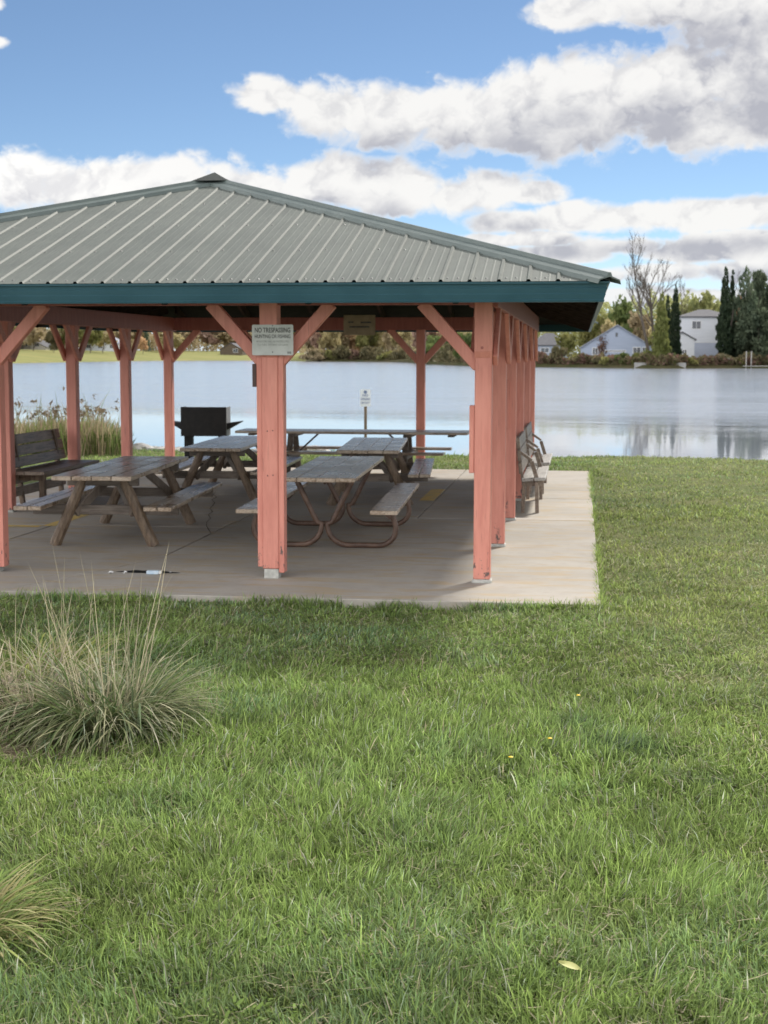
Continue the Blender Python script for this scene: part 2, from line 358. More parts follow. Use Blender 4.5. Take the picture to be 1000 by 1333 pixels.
def water_mat():
    m, b = mat_new('lake_water')
    pos = b.n('ShaderNodeNewGeometry').outputs['Position']; s = b.n('ShaderNodeSeparateXYZ'); b.t.links.new(pos, s.inputs[0])
    v = coords(b, (.55,1.0,1), True, True); v2 = coords(b, (.12,.30,1), True, True)
    n = b.noise(v, 2.2, 4, .6, .4); n2 = b.noise(v2, 1.0, 3, .5, .3); n3 = b.noise(coords(b, (.02,.06,1), True, True), 1.0, 3, .6)
    # sheltered strip along the near bank is calm, the open lake is rippled
    edge = b.m('ADD', s.outputs[1], b.m('MULTIPLY', b.m('SUBTRACT', n3, .5), 16.0))
    edge = b.m('ADD', edge, b.m('MULTIPLY', s.outputs[0], .45))
    rip = b.m('MULTIPLY', b.ss(edge, 40, 64), b.m('MULTIPLY_ADD', b.noise(coords(b, (.012,.11,1), True, True), 1.0, 4, .65), .9, .55))
    h = b.m('ADD', b.m('MULTIPLY', n, .12), b.m('MULTIPLY', n2, .35))
    bn = b.n('ShaderNodeBump'); b.put(bn.inputs['Strength'], b.m('MULTIPLY_ADD', rip, .85, .022)); bn.inputs['Distance'].default_value = .55; b.put(bn.inputs['Height'], h)
    p = b.n('ShaderNodeBsdfPrincipled'); p.inputs['Base Color'].default_value = (.26,.29,.34,1); b.put(p.inputs['Roughness'], b.m('MULTIPLY_ADD', rip, .12, .03))  # pale silty base, lightened to stand in for reflected sky brightness
    p.inputs['IOR'].default_value = 1.40; b.t.links.new(bn.outputs[0], p.inputs['Normal']); b.t.links.new(p.outputs[0], b.out.inputs[0]); return m
wm = MB(); wm.add([(-3500,28,WATER_Z),(3500,28,WATER_Z),(3500,3600,WATER_Z),(-3500,3600,WATER_Z)], [(0,1,2,3)])
wm.build('lake', water_mat(), kind='structure')

SH = [(-700,330),(-200,340),(-50,360),(30,400),(100,470),(200,600),(340,660),(392,640),(400,545),(470,545),(528,520),(545,400),(620,312),(700,296),(860,268),(1000,284),(1250,270),(1700,230)]
def shore_d(px):
    for (a, ya), (c, yc) in zip(SH, SH[1:]):
        if a <= px <= c: return ya+(yc-ya)*(px-a)/(c-a)
    return SH[0][1] if px < SH[0][0] else SH[-1][1]
def bank_h(px, s):
    left = max(0, min(1, (400-px)/20))
    prof_l = [(0,-.25),(1.5,.1),(15,.6),(60,1.7),(130,3.9),(260,5),(3000,9)]
    prof_r = [(0,-.25),(1.2,.35),(8,.7),(40,1.5),(120,2.2),(260,3),(3000,8)]
    def ev(p):
        for (a, ya), (c, yc) in zip(p, p[1:]):
            if a <= s <= c: return ya+(yc-ya)*(s-a)/(c-a)
        return p[0][1] if s < 0 else p[-1][1]
    return left*ev(prof_l)+(1-left)*ev(prof_r)
def bank_pt(px, s):
    d = ray(px, 470); Y = shore_d(px)+s
    return Vector((d.x/d.y*Y, Y, bank_h(px, s) if s >= 0 else -1.2))
def bank(name, p0, p1, mat, n):
    mb = MB(); rows = [-3,0,1.5,4,15,35,60,100,130,260,800,3000]; pxs = np.linspace(p0, p1, n)
    vs = [bank_pt(p, s) for p in pxs for s in rows]; k = len(rows)
    mb.add(vs, [(i*k+j, (i+1)*k+j, (i+1)*k+j+1, i*k+j+1) for i in range(n-1) for j in range(k-1)])
    mb.build(name, mat, smooth=True, kind='structure')
M['farlawn'] = simple('far_autumn_lawn', (.25,.235,.09), (.19,.20,.07), .05, (1,1,1), rough=.95, spec=.1, world=True)
M['bankground'] = simple('far_bank_ground', (.06,.065,.025), (.10,.085,.045), .15, rough=.95, spec=.1, world=True)
bank('far_lawn', -700, 398, M['farlawn'], 40)
bank('far_bank', 398, 1700, M['bankground'], 60)

# ------------------------------------------------------------------ concrete slab in panels
SX0, SX1, SY0, SY1 = -8.1, .195, 11.49, 25.13
slab = empty('concrete_slab', (0,0,0)); tag(slab, kind='structure')
J = .008
def panel(poly):
    cx = sum(p[0] for p in poly)/len(poly); cy = sum(p[1] for p in poly)/len(poly)
    pl = []
    for x, y in poly:   # shrink a little for the joints
        pl.append((x+(J if x < cx else -J) if SX0+.01 < x < SX1-.01 else x, y+(J if y < cy else -J) if SY0+.01 < y < SY1-.01 else y))
    o = MB().prism(pl, -.16, 0).build('slab_panel', M['concrete'], slab, bevel=.006)
X = [SX1, -1.92, -4.0, -6.0, SX0]
for i in range(4):
    a, c = X[i], X[i+1]; r = [SY0, 17.45, 20.12, 21.45, SY1] if i < 2 else [SY0, 16.15, 20.12, 21.45, SY1]
    for y0, y1 in zip(r, r[1:]):
        if y1-y0 < 1.4:
            if y0 > 20: panel([(c,y0),(a,y0),(a,y1),(c,y1)])
            continue
        if y0 == SY0 and i == 0: continue
        if y0 == SY0 and i == 1: panel([(-4.77,SY0),(SX1,SY0),(SX1,y1),(c,y1),(c,13.8),(-4.24,12.86)])
        elif y0 == SY0 and i == 2: panel([(c,SY0),(-4.77,SY0),(-4.24,12.86),(a,13.8),(a,y1),(c,y1)])
        else: panel([(c,y0),(a,y0),(a,y1),(c,y1)])
MB().box(SX0+.02, SY0+.02, -.2, SX1-.02, SY1-.02, -.03).build('slab_core', M['crack'], slab)
# the wandering crack, worn yellow paint on the old edges
def strip(pts, w, name, mat, z=.004):
    mb = MB(); L = len(pts); vs = []
    for i, (x, y) in enumerate(pts):
        dx, dy = pts[min(i+1,L-1)][0]-pts[max(i-1,0)][0], pts[min(i+1,L-1)][1]-pts[max(i-1,0)][1]; l = math.hypot(dx, dy)
        ww = w*(.6+.8*random.random()) if name == 'crack' else w
        vs += [(x-dy/l*ww/2, y+dx/l*ww/2, z), (x+dy/l*ww/2, y-dx/l*ww/2, z)]
    mb.add(vs, [(2*i+1, 2*i+3, 2*i+2, 2*i) for i in range(L-1)]); return mb.build(name, mat, slab)
ck = []; p = hit(282, 641, 0); q = hit(270, 700, 0)
for i in range(15):
    t = i/14; ck.append((p.x+(q.x-p.x)*t+random.uniform(-.05,.05), p.y+(q.y-p.y)*t))
strip(ck, .008, 'crack', M['crack'])
strip([(-4.2+.25*math.sin(i)*.3-i*.04, 19.6+i*.22+random.uniform(-.05,.05)) for i in range(9)], .012, 'crack', M['crack'])
strip([(-2.03, 19.55), (-2.03, 21.3)], .20, 'yellow_stripe', M['yellow'])
strip([(-6.02, 16.0), (-6.02, 18.2)], .15, 'yellow_stripe', M['yellow'])
strip([(-7.6, 15.95), (-6.1, 15.95)], .16, 'yellow_stripe', M['yellow'])

# ------------------------------------------------------------------ pavilion
pav = empty('picnic_pavilion', (-3.94, 12.55, 0), 0, 'open picnic pavilion with salmon posts and hipped grey-green metal roof on the concrete slab', 'pavilion')
pav.matrix_parent_inverse.identity()
OFF = Vector((-3.94, 12.55, 0)); MI = Matrix.Translation(-OFF)
def pb(mb, name, mat, bevel=0, parent=None, smooth=False, kind=None):
    mb.v = [tuple(Vector(v)-OFF) for v in mb.v]; return mb.build(name, mat, parent or pav, bevel, smooth, kind)
PW = .145; XS = [-.8125, -2.668, -5.245, -7.0675]; YS = [12.55+2.435*k for k in range(6)]
def brace(post, p0, p1, w=.065, h=.105, up=(0,0,1)):
    return pb(MB().bar(p0, p1, w, h, up), 'knee_brace', M['salmon'], .006, post)
BZ0, BZ1 = 1.86, 2.40
posts = {}
def post(x, y, cols, kind=''):
    mb = MB().box(x-PW/2, y-PW/2, .085 if kind == 'sign' else .03, x+PW/2, y+PW/2, 2.40)
    o = pb(mb, 'post', M['salmon'], .008); posts[(x, y)] = o
    if kind == 'sign':
        pb(MB().box(x-.062, y-.062, -.01, x+.068, y+.062, .085), 'post_footing', M['footing'], .006, o)
        pb(MB().box(x-PW/2-.046, y-PW/2+.016, .10, x-PW/2+.001, y+PW/2-.01, 2.02), 'side_board', M['salmon'], .004, o)
        pb(MB().box(x+PW/2-.001, y-PW/2+.012, .05, x+PW/2+.048, y+PW/2-.01, 2.02), 'side_board', M['salmon'], .004, o)
    else:
        pb(MB().box(x-.085, y-.08, -.01, x+.085, y+.08, .03), 'post_footing', M['footing'], .012, o)
    for dx, dy in cols:
        s = .49
        if dx: brace(o, (x+dx*.045, y, BZ0), (x+dx*(s+.045), y, BZ1), .085)
        else:
            for sx in (-1, 1):
                xx = x+sx*(PW/2+.0235); brace(o, (xx, y+dy*.005, BZ0+.05), (xx, y+dy*(s+.045), BZ1), .042, .12)
    return o
for i, x in enumerate(XS):
    k = 'sign' if i in (1, 2) else ''
    f = [(1,0)] if i == 3 else [(-1,0)] if i == 0 else [(-1,0),(1,0)]
    post(x, YS[0], f + ([(0,1)] if i in (0,3) else []), k if i else '')
    post(x, YS[5], f + ([(0,-1)] if i in (0,3) else []))
for x in (XS[0], XS[3]):
    for y in YS[1:5]: post(x, y, [(0,-1),(0,1)])
for x in XS:       # outriggers under the front overhang
    o = posts[(x, YS[0])]; mb = MB()
    y = YS[0]-PW/2
    mb.add([(x-PW/2-.004,y+.002,1.93),(x+PW/2+.004,y+.002,1.93),(x-PW/2-.004,y-.03,1.99),(x+PW/2+.004,y-.03,1.99),(x-PW/2-.004,y-.05,2.45),(x+PW/2+.004,y-.05,2.45),(x-PW/2-.004,y+.002,2.45),(x+PW/2+.004,y+.002,2.45)],
           [(0,1,3,2),(2,3,5,4),(4,5,7,6),(0,2,4,6),(1,7,5,3),(0,6,7,1)])
    pb(mb, 'post_cheek', M['salmon'], .005, o)
    bm_ = MB()
    for k in range(8):
        a = 2*math.pi*k/8; bm_.v.append((x-.01+.013*math.cos(a), y-.036, 2.02+.013*math.sin(a)))
    for k in range(8):
        a = 2*math.pi*k/8; bm_.v.append((x-.01+.013*math.cos(a), y-.028, 2.02+.013*math.sin(a)))
    bm_.f = [tuple(range(8))]+[(k, (k+1) % 8, 8+(k+1) % 8, 8+k) for k in range(8)]
    pb(bm_, 'bolt', M['salmon'] if x != XS[0] else M['beam'], 0, o)
for x in (XS[0], XS[3]):   # dark bolts where the braces meet the row posts
    for y in YS[1:]:
        sx = 1 if x < -4 else -1
        pb(MB().tube([(x+sx*(PW/2-.004), y-.015, 1.93), (x+sx*(PW/2+.014), y-.015, 1.93)], .016, 8), 'bolt', M['darkbox'], 0, posts[(x, y)])
for zz in (.91, 1.30):       # pairs of bolt heads in the front post
    for dx in (-.022, .026):
        pb(MB().tube([(XS[1]+dx, YS[0]-PW/2+.002, zz), (XS[1]+dx, YS[0]-PW/2-.006, zz+dx*.2)], .0048, 6), 'bolt', M['darkbox'], 0, posts[(XS[1], YS[0])])
# beams
for y in (YS[0], YS[5]):
    pb(MB().box(XS[3]-PW/2, y-.045, 2.385, XS[0]+PW/2, y+.045, 2.60), 'beam', M['beam'], .005)
for x in (XS[0], XS[3]):
    for sx in (-1, 1):
        a, c = sorted((x+sx*(PW/2+.050), x+sx*(PW/2+.002))); pb(MB().box(a, YS[0]-.10, 2.365, c, YS[5]+.10, 2.60), 'beam', M['beam'], .005)
# roof: 45-degree hips
EX0, EX1, EY0, EY1 = -8.09, .205, 11.535, 25.74
ZE, ZA = 2.532, 3.80; HW = (EX1-EX0)/2; SL = (ZA-ZE)/HW; CX = (EX0+EX1)/2
faces = [((EX0,EY0),(1,0),(0,1),EX1-EX0), ((EX1,EY0),(0,1),(-1,0),EY1-EY0), ((EX1,EY1),(-1,0),(0,-1),EX1-EX0), ((EX0,EY1),(0,-1),(1,0),EY1-EY0)]
PITCH = .2286
prof = [(0,0),(.010,.016),(.028,.016),(.038,0),(.095,0),(.1,.0012),(.11,.0012),(.115,0),(.165,0),(.17,.0012),(.18,.0012),(.185,0)]
for fi, (o, u, n, L) in enumerate(faces):
    du = L/2 - (int(L/2/PITCH)+1)*PITCH + .09
    k0 = 0
    npan = int(math.ceil((L-du)/(PITCH*4)))
    P = lambda uu, vv, h: (o[0]+u[0]*uu+n[0]*vv, o[1]+u[1]*uu+n[1]*vv, ZE+SL*vv+h)
    for k in range(npan):
        us = []
        for r in range(4):
            for a, h in prof: us.append((du+(k*4+r)*PITCH+a, h))
        us.append((du+(k+1)*4*PITCH, 0))
        us += [(L/2, 0)] if us[0][0] < L/2 < us[-1][0] and fi in (0, 2) else []
        us = sorted((a, h) for a, h in us if 0.01 < a < L-.01)
        if len(us) < 3: continue
        lead = -.022
        mb = MB(); vs = []
        for a, h in us:
            top = max(.02, min(a, L-a, HW)-.02)
            vs += [P(a, lead, h+.004), P(a, top, h+.004)]
        mb.add(vs, [(2*i, 2*i+2, 2*i+3, 2*i+1) for i in range(len(us)-1)])
        pan = pb(mb, 'roof_panel', M['roof'])
        sc = MB()
        for r in range(4):
            for off in (.065, .145):
                a = du+(k*4+r)*PITCH+off
                for vv in [.07, 1.05, 2.05, 3.05]:
                    if (off > .1) and vv > .5: continue
                    if not (.1 < a < L-.1) or vv > min(a, L-a, HW)-.25: continue
                    c = Vector(P(a+random.uniform(-.006,.006), vv+random.uniform(-.015,.015), .005)); s_ = .0085
                    U_, N_ = Vector((*u,0))*s_, Vector((n[0], n[1], SL))*s_; up = Vector((0,0,.007))
                    sc.add([c-U_-N_, c+U_-N_, c+U_+N_, c-U_+N_, c+up], [(0,1,4),(1,2,4),(2,3,4),(3,0,4)])
        if sc.v:
            pb(sc, 'screws', M['screw'], 0, pan, kind='stuff')
    # added deck under the sheets, near black to paint in the shade
    top = HW-.005
    if L > 2*HW+.1: q = [P(.03,.03,-.03), P(L-.03,.03,-.03), P(L-top,top,-.03), P(top,top,-.03)]
    else: q = [P(.03,.03,-.03), P(L-.03,.03,-.03), P(L/2,top,-.03)]
    mb = MB(); nq = len(q); mb.add(q+[(x,y,z-.02) for x,y,z in q], [tuple(range(nq)), tuple(range(2*nq-1,nq-1,-1))]); pb(mb, 'roof_shade_deck', M['deck'])
    # rafters
    for k in range(1, int(L/1.22)+1):
        a = k*L/(int(L/1.22)+1); top = min(a, L-a, HW)-.12
        if top > .4:
            p0, p1 = Vector(P(a,.06,-.125)), Vector(P(a,top,-.125)); pb(MB().bar(p0, p1, .045, .14), 'rafter', M['rafter'])
# hip and ridge caps
def cap(name, p0, p1, side, fall, w=.115):
    p0, p1 = Vector(p0), Vector(p1); d = (p1-p0).normalized(); mb = MB(); vs = []
    prf = [(-w-.012, .006), (-w, .04), (-.028, .045), (-.014, .072), (.014, .072), (.028, .045), (w, .04), (w+.012, .006), (w-.01, .03), (0, .035), (-w+.01, .03)]
    for p in (p0, p1):
        for q, h in prf: vs.append(p+Vector(side)*q+Vector((0,0,h-fall*abs(q))))
    k = len(prf); mb.add(vs, [(i, (i+1) % k, k+(i+1) % k, k+i) for i in range(k)]+[tuple(range(k)), tuple(range(2*k-1,k-1,-1))])
    return pb(mb, name, M['hip'], 0)
r2 = math.sqrt(.5); A0 = (CX, EY0+HW, ZA); A1 = (CX, EY1-HW, ZA)
for c, a, s in (((EX0,EY0),A0,(r2,-r2,0)), ((EX1,EY0),A0,(r2,r2,0)), ((EX1,EY1),A1,(r2,-r2,0)), ((EX0,EY1),A1,(r2,r2,0))):
    d = Vector((a[0]-c[0], a[1]-c[1], 0)).normalized()
    cap('hip_cap', (c[0]-d.x*.02, c[1]-d.y*.02, ZE-.006), a, s, SL*r2)
cap('ridge_cap', (A0[0], A0[1]-.05, ZA), (A1[0], A1[1]+.05, ZA), (1,0,0), SL)
for a, sg in ((A0, 1), (A1, -1)):
    x, y, z = a; z += .045
    q = [(x-.20,y-sg*.20,z-.035),(x+.20,y-sg*.20,z-.035),(x+.20,y+sg*.25,z-.02),(x-.20,y+sg*.25,z-.02),(x,y-sg*.0,z+.075),(x,y+sg*.25,z+.06)]
    mb = MB().add(q, [(0,1,4),(1,2,5,4),(2,3,5),(3,0,4,5),(3,2,1,0)]); pb(mb, 'apex_cap', M['capdark'])
# fascia, mitred, leaning with the roof slope
fp = [(.018,-.005),(.018,-.022),(.004,-.026),(.002,-.050),(.008,-.054),(.004,-.096),(.009,-.100),(.004,-.142),(.011,-.146),(.008,-.162),(-.03,-.162),(-.03,-.02)]
crn = [(EX0,EY0,-1,-1),(EX1,EY0,1,-1),(EX1,EY1,1,1),(EX0,EY1,-1,1)]
for i in range(4):
    a, c = crn[i], crn[(i+1) % 4]; vs = []
    for q in (a, c):
        for o_, z in fp: e = o_+z*.22; vs.append((q[0]+q[2]*e, q[1]+q[3]*e, ZE+z))
    k = len(fp); mb = MB().add(vs, [(j, k+j, k+(j+1) % k, (j+1) % k) for j in range(k)]+[tuple(range(k)), tuple(range(2*k-1,k-1,-1))])
    pb(mb, 'fascia', M['fascia'])
# boards and a small box fixed to posts
pb(MB().box(XS[0]-PW/2-.045, 12.50, .95, XS[0]-PW/2-.002, 12.60, 1.53), 'post_board', M['salmon'], .004, posts[(XS[0], YS[0])])
for k, z0, z1 in ((2, 1.10, 1.68), (3, 1.0, 1.62)):
    pb(MB().box(XS[0]-PW/2+.005, YS[k]-PW/2-.035, z0, XS[0]-.012, YS[k]-PW/2-.002, z1), 'post_board', M['salmon'], .004, posts[(XS[0], YS[k])])
x = XS[1]; pb(MB().box(x-PW/2-.085, 12.50, 1.68, x-PW/2-.048, 12.60, 1.88), 'junction_box', M['darkbox'], .004, posts[(x, YS[0])])

# ------------------------------------------------------------------ signs
def text(s, size, mat, parent, loc, rot, name='lettering', sx=1.0, ext=.0006, bold=0.0):
    c = bpy.data.curves.new('tmp', 'FONT'); c.body = s; c.size = size; c.align_x = 'CENTER'; c.align_y = 'CENTER'; c.extrude = ext; c.offset = bold
    o = bpy.data.objects.new('tmp', c); COL.objects.link(o); bpy.context.view_layer.update()
    me = bpy.data.meshes.new_from_object(o.evaluated_get(bpy.context.evaluated_depsgraph_get())); bpy.data.objects.remove(o)
    me.materials.clear(); me.materials.append(mat)
    t = link(name, me, parent); t.location = loc; t.rotation_euler = rot; t.scale = (sx, 1, 1); return t
UP = (math.pi/2, 0, 0)
def rounded(w, h, r, t, n=4):
    pts = []
    for cx, cy, a0 in ((w/2-r,h/2-r,0),(-w/2+r,h/2-r,90),(-w/2+r,-h/2+r,180),(w/2-r,-h/2+r,270)):
        for k in range(n+1): a = R(a0+90*k/n); pts.append((cx+r*math.cos(a), cy+r*math.sin(a)))
    m = MB().prism(pts, 0, t); m.v = [(x, -z, y) for x, y, z in m.v]; m.f = [tuple(reversed(f)) for f in m.f]; return m
sc_ = at(354, 442.5, 12.39)
sg = empty('notice_sign', (sc_.x, 12.425, sc_.z), 0, 'weathered white NO TRESPASSING sign screwed to the front salmon post', 'sign')
w, h = .362, .262
rounded(w, h, .012, .004).build('sign_plate', M['signgrey'], sg)
y = -.0050
text('NO TRESPASSING', .058, M['print'], sg, (0, y, .082), UP, 'headline', .69, bold=.0012)
text('HUNTING OR FISHING', .044, M['print'], sg, (0, y, .029), UP, 'second_line', .70, bold=.0006)
text('VIOLATORS WILL BE PROSECUTED', .024, M['printpale'], sg, (0, y, -.014), UP, 'small_print', .78)
text('TO FULL EXTENT OF LAW', .024, M['printpale'], sg, (0, y, -.042), UP, 'small_print', .95)
MB().box(.128, -.0052, -.118, .162, -.0042, -.098).build('corner_mark', M['printpale'], sg)
for sx, sz in ((0, .122), (0, -.104)): MB().tube([(sx, -.004, sz), (sx, -.007, sz)], .005, 8).build('screw', M['screw'], sg)

bs = at(468, 418.5, 24.66); sg2 = empty('board_sign', (bs.x, 24.675, 2.47), 0, 'tan board sign with faint dark lines fixed to the rear beam', 'sign')
MB().box(-.27, -.02, -.17, .27, 0, .17).build('sign_board', M['tansign'], sg2, .004)
for z, x0, x1 in ((.045, .02, .2), (.05, -.19, -.1), (-.03, -.17, .17)):
    MB().box(x0, -.0215, z-.013, x1, -.0198, z+.013).build('print_line', M['print'], sg2)

sp_ = at(476, 518, 29.6); sg3 = empty('shore_sign', (sp_.x, 29.6, lawn_z(sp_.x, 29.6)), 0, 'small blue and white sign on a thin brown post at the water edge', 'sign')
gz = lawn_z(sp_.x, 29.6)
MB().box(-.028, -.02, -.2, .028, .02, sp_.z-gz+.12).build('sign_post', M['signpost'], sg3, .004)
s_ = rounded(.215, .35, .02, .006).build('sign_plate', M['signwhite'], sg3); s_.location = (0, -.023, sp_.z-gz)
zz = sp_.z-gz
MB().tube([(0,-.0285,zz+.118),(0,-.0302,zz+.118)], .036, 14).build('emblem', M['printblue'], sg3)
for k, (t, sz, sx) in enumerate((('NO', .06, 1.3), ('LIFEGUARD', .06, .62), ('ON DUTY', .055, .72))):
    text(t, sz, M['printblue'], sg3, (0, -.0295, zz+.05-.075*k), UP, 'lettering', sx, bold=.002)

# ------------------------------------------------------------------ picnic tables
def planks(parent, n, w, gap, L, z, t, cx=0, mat=None, name='top_plank', jit=.004):
    tot = n*w+(n-1)*gap
    for i in range(n):
        x = cx-tot/2+w/2+i*(w+gap); l = L+random.uniform(-.012,.012); o = MB().box(-w/2,-l/2,-t,w/2,l/2,0).build(name, mat or M['plank'], parent, .006)
        o.location = (x, random.uniform(-.006,.006), z+random.uniform(-jit,jit)*.5); o.rotation_euler = (0, random.uniform(-.008,.008), random.uniform(-.002,.002))
def log_table(x, y, rz, label, L=2.95, ht=.755, top=.80, fy=1.0, seam=4):
    t = empty('picnic_table', (x, y, 0), rz, label, 'picnic table', 'weathered wooden picnic tables under the pavilion')
    planks(t, seam, (top-.005*(seam-1))/seam, .005, L, ht, .045)
    for s in (-1, 1): planks(t, 2, .135, .008, L, .45, .042, s*.66, name='seat_plank')
    for f in (-fy, fy):
        for s in (-1, 1):
            MB().tube([(s*.20, f, ht-.05), (s*.52, f, 0)], [.052, .062], 9).build('leg', M['log'], t, smooth=False)
        MB().bar((-.76, f+.075, .365), (.76, f+.075, .365), .05, .10).build('seat_beam', M['plankx'], t, .005)
        MB().bar((-.37, f, ht-.09), (.37, f, ht-.09), .06, .085).build('top_cleat', M['plankx'], t, .005)
        q = -1 if f > 0 else 1
        for s in (-1, 1):
            MB().bar((s*.30, f+.02, .33), (s*.02, f+q*.42, ht-.06), .045, .085).build('diagonal_brace', M['plankz'], t, .004)
    return t
log_table(-4.90, 15.42, R(4), 'log-legged wooden picnic table at the front left of the shelter floor')
log_table(-4.82, 19.95, R(3), 'log-legged wooden picnic table standing in front of the black grill')
log_table(-2.78, 19.85, R(4.5), 'log-legged wooden picnic table right behind the pipe-framed table')
def pipe_table(x, y, rz, label, L=3.15):
    t = empty('picnic_table', (x, y, 0), rz, label, 'picnic table', 'weathered wooden picnic tables under the pavilion')
    planks(t, 4, .188, .005, L, .765, .042, name='top_plank')
    for s in (-1, 1): planks(t, 1, .27, .008, L, .45, .042, s*.665, name='seat_plank')
    for f in (-.95, .95):
        for s in (-1, 1):
            path = [(s*.30, f, .72), (s*.285, f, .69)]
            # V from the top edge in to the centre, round the bottom, out along the floor and up to the seat
            a = Vector((s*.285, f, .69)); b_ = Vector((s*.075, f, .26))
            for k in range(1, 7): path.append(a.lerp(b_, k/6))
            for k in range(1, 9):
                th = R(200-110*k/8) if s < 0 else R(-20+110*k/8)
                path.append((s*(.035+.20) - s*.205*math.cos(R(-18+108*k/8)), f, .235-.205*math.sin(R(-18+108*k/8))))
            path += [(s*.35, f, .03), (s*.50, f, .03), (s*.56, f, .03)]
            for k in range(1, 9):
                th = R(-90+100*k/8); path.append((s*(.56+.17*math.cos(th)), f, .20+.17*math.sin(th)))
            path += [(s*.700, f, .33), (s*.655, f, .405)]
            MB().tube(path, .029, 9).build('pipe_leg', M['pipe'], t, smooth=True)
            MB().add([(s*.56,f-.02,.405),(s*.76,f-.02,.405),(s*.70,f-.02,.30),(s*.66,f-.02,.30),(s*.56,f+.02,.405),(s*.76,f+.02,.405),(s*.70,f+.02,.30),(s*.66,f+.02,.30)],
                     [(0,1,2,3),(7,6,5,4),(0,4,5,1),(1,5,6,2),(2,6,7,3),(3,7,4,0)]).build('seat_bracket', M['pipe'], t)
        MB().bar((-.36, f, .705), (.36, f, .705), .05, .035).build('top_bracket', M['pipe'], t)
    MB().tube([(0, -.93, .66), (0, .93, .66)], .015, 6).build('stay_rod', M['pipe'], t)
    return t
pipe_table(-2.60, 15.55, R(2.5), 'picnic table on bent rusty pipe legs, nearest the front sign post')
def long_table(x, y, rz, label):
    t = empty('picnic_table', (x, y, 0), rz, label, 'picnic table', 'weathered wooden picnic tables under the pavilion')
    planks(t, 5, .145, .008, 3.72, .76, .04)
    for s in (-1, 1): planks(t, 2, .13, .008, 3.05, .46, .04, s*.66, name='seat_plank')
    for f in (-.93, .93):
        for q in (-.36, .36): MB().bar((-.36, f*1.72, .70), (.36, f*1.72, .70), .10, .03).build('end_cleat', M['plankx'], t, .004) if q < 0 else None
        MB().bar((-.36, f, .695), (.36, f, .695), .085, .045).build('top_cleat', M['plankx'], t, .004)
        MB().bar((-.74, f, .395), (.74, f, .395), .05, .09).build('seat_beam', M['plankx'], t, .004)
        for s in (-1, 1): MB().bar((s*.16, f+.06, .70), (s*.50, f+.06, 0), .05, .09, (0,1,0)).build('leg', M['plankz'], t, .004)
        MB().tube([(0, f*.98, .40), (0, f*.60, .72)], .016, 6).build('stay_rod', M['pipe'], t)
    return t
long_table(-3.58, 23.15, R(89.5), 'long wooden picnic table set crosswise by the rear posts, facing the lake')

# ------------------------------------------------------------------ benches
def outer_bench(y, label, L=2.0):
    t = empty('slatted_bench', (-.70, y, 0), 0, label, 'bench', 'benches lined up outside the right-hand posts')
    for i in range(2):
        o = MB().box(-.07,-L/2,-.04,.07,L/2,0).build('seat_plank', M['greyboard'], t, .006); o.location = (.075+.155*i, random.uniform(-.01,.01), .44+.01*i); o.rotation_euler = (0, -.06, 0)
    for i in range(3):
        o = MB().box(-.022,-L/2,-.070,.022,L/2,.070).build('back_plank', M['benchwood'], t, .005); o.location = (-.012-.016*i, random.uniform(-.01,.01), .565+.155*i); o.rotation_euler = (0, -.10, 0)
    for f in (-L/2+.10, L/2-.10):
        MB().bar((.20, f, 0), (.19, f, .395), .045, .09, (0,1,0)).build('front_leg', M['benchwood'], t, .004)
        MB().bar((.02, f, 0), (.035, f, .40), .045, .09, (0,1,0)).build('rear_leg', M['benchwood'], t, .004)
        MB().bar((.0, f+.05, .375), (.27, f+.05, .375), .04, .08).build('seat_rail', M['benchwood'], t, .004)
        MB().bar((-.045, f, .78), (.13, f, .66), .10, .032).build('arm', M['benchwood'], t, .004)
        MB().bar((.125, f, .645), (.19, f, .44), .05, .09, (0,1,0)).build('arm_post', M['benchwood'], t, .003)
        MB().bar((.015, f+.046, .39), (-.052, f+.046, .94), .035, .05, (0,1,0)).build('back_post', M['benchwood'], t, .003)
outer_bench(19.15, 'grey slatted bench outside the right posts, the one nearer the front lawn')
outer_bench(21.75, 'grey slatted bench outside the right posts, the one nearer the lake')
t = empty('slatted_bench', (-7.0, 18.62, 0), 0, 'dark high-backed plank bench against the left post row', 'bench')
L = 2.05
for i in range(2):
    o = MB().box(-.13,-L/2-.1,-.045,.13,L/2,0).build('seat_plank', M['benchwood'], t, .006); o.location = (-.02+.265*i, 0, .50)
for i in range(3):
    o = MB().box(-.02,-L/2,-.066,.02,L/2,.066).build('back_plank', M['benchwood'], t, .006); o.location = (-.145-.035*i, random.uniform(-.02,.02), .585+.142*i); o.rotation_euler = (0, -.2, 0)
for i in range(2):
    o = MB().box(-.02,-L/2,-.06,.02,L/2-.1,.06).build('lower_plank', M['benchwood'], t, .006); o.location = (-.10, 0, .22+.16*i)
for f in (-.72, .72):
    MB().bar((.20, f, .05), (.20, f, .455), .07, .09, (0,1,0)).build('front_leg', M['log'], t, .004)
    MB().bar((-.09, f+.05, .05), (-.20, f+.05, .94), .06, .06, (0,1,0)).build('back_post', M['log'], t, .004)
    MB().bar((-.16, f-.06, .405), (.26, f-.06, .405), .05, .09).build('seat_rail', M['log'], t, .004)
for xx in (.22, -.14): MB().box(xx-.05, -L/2, 0, xx+.05, L/2, .05).build('skid', M['plank'], t, .004)

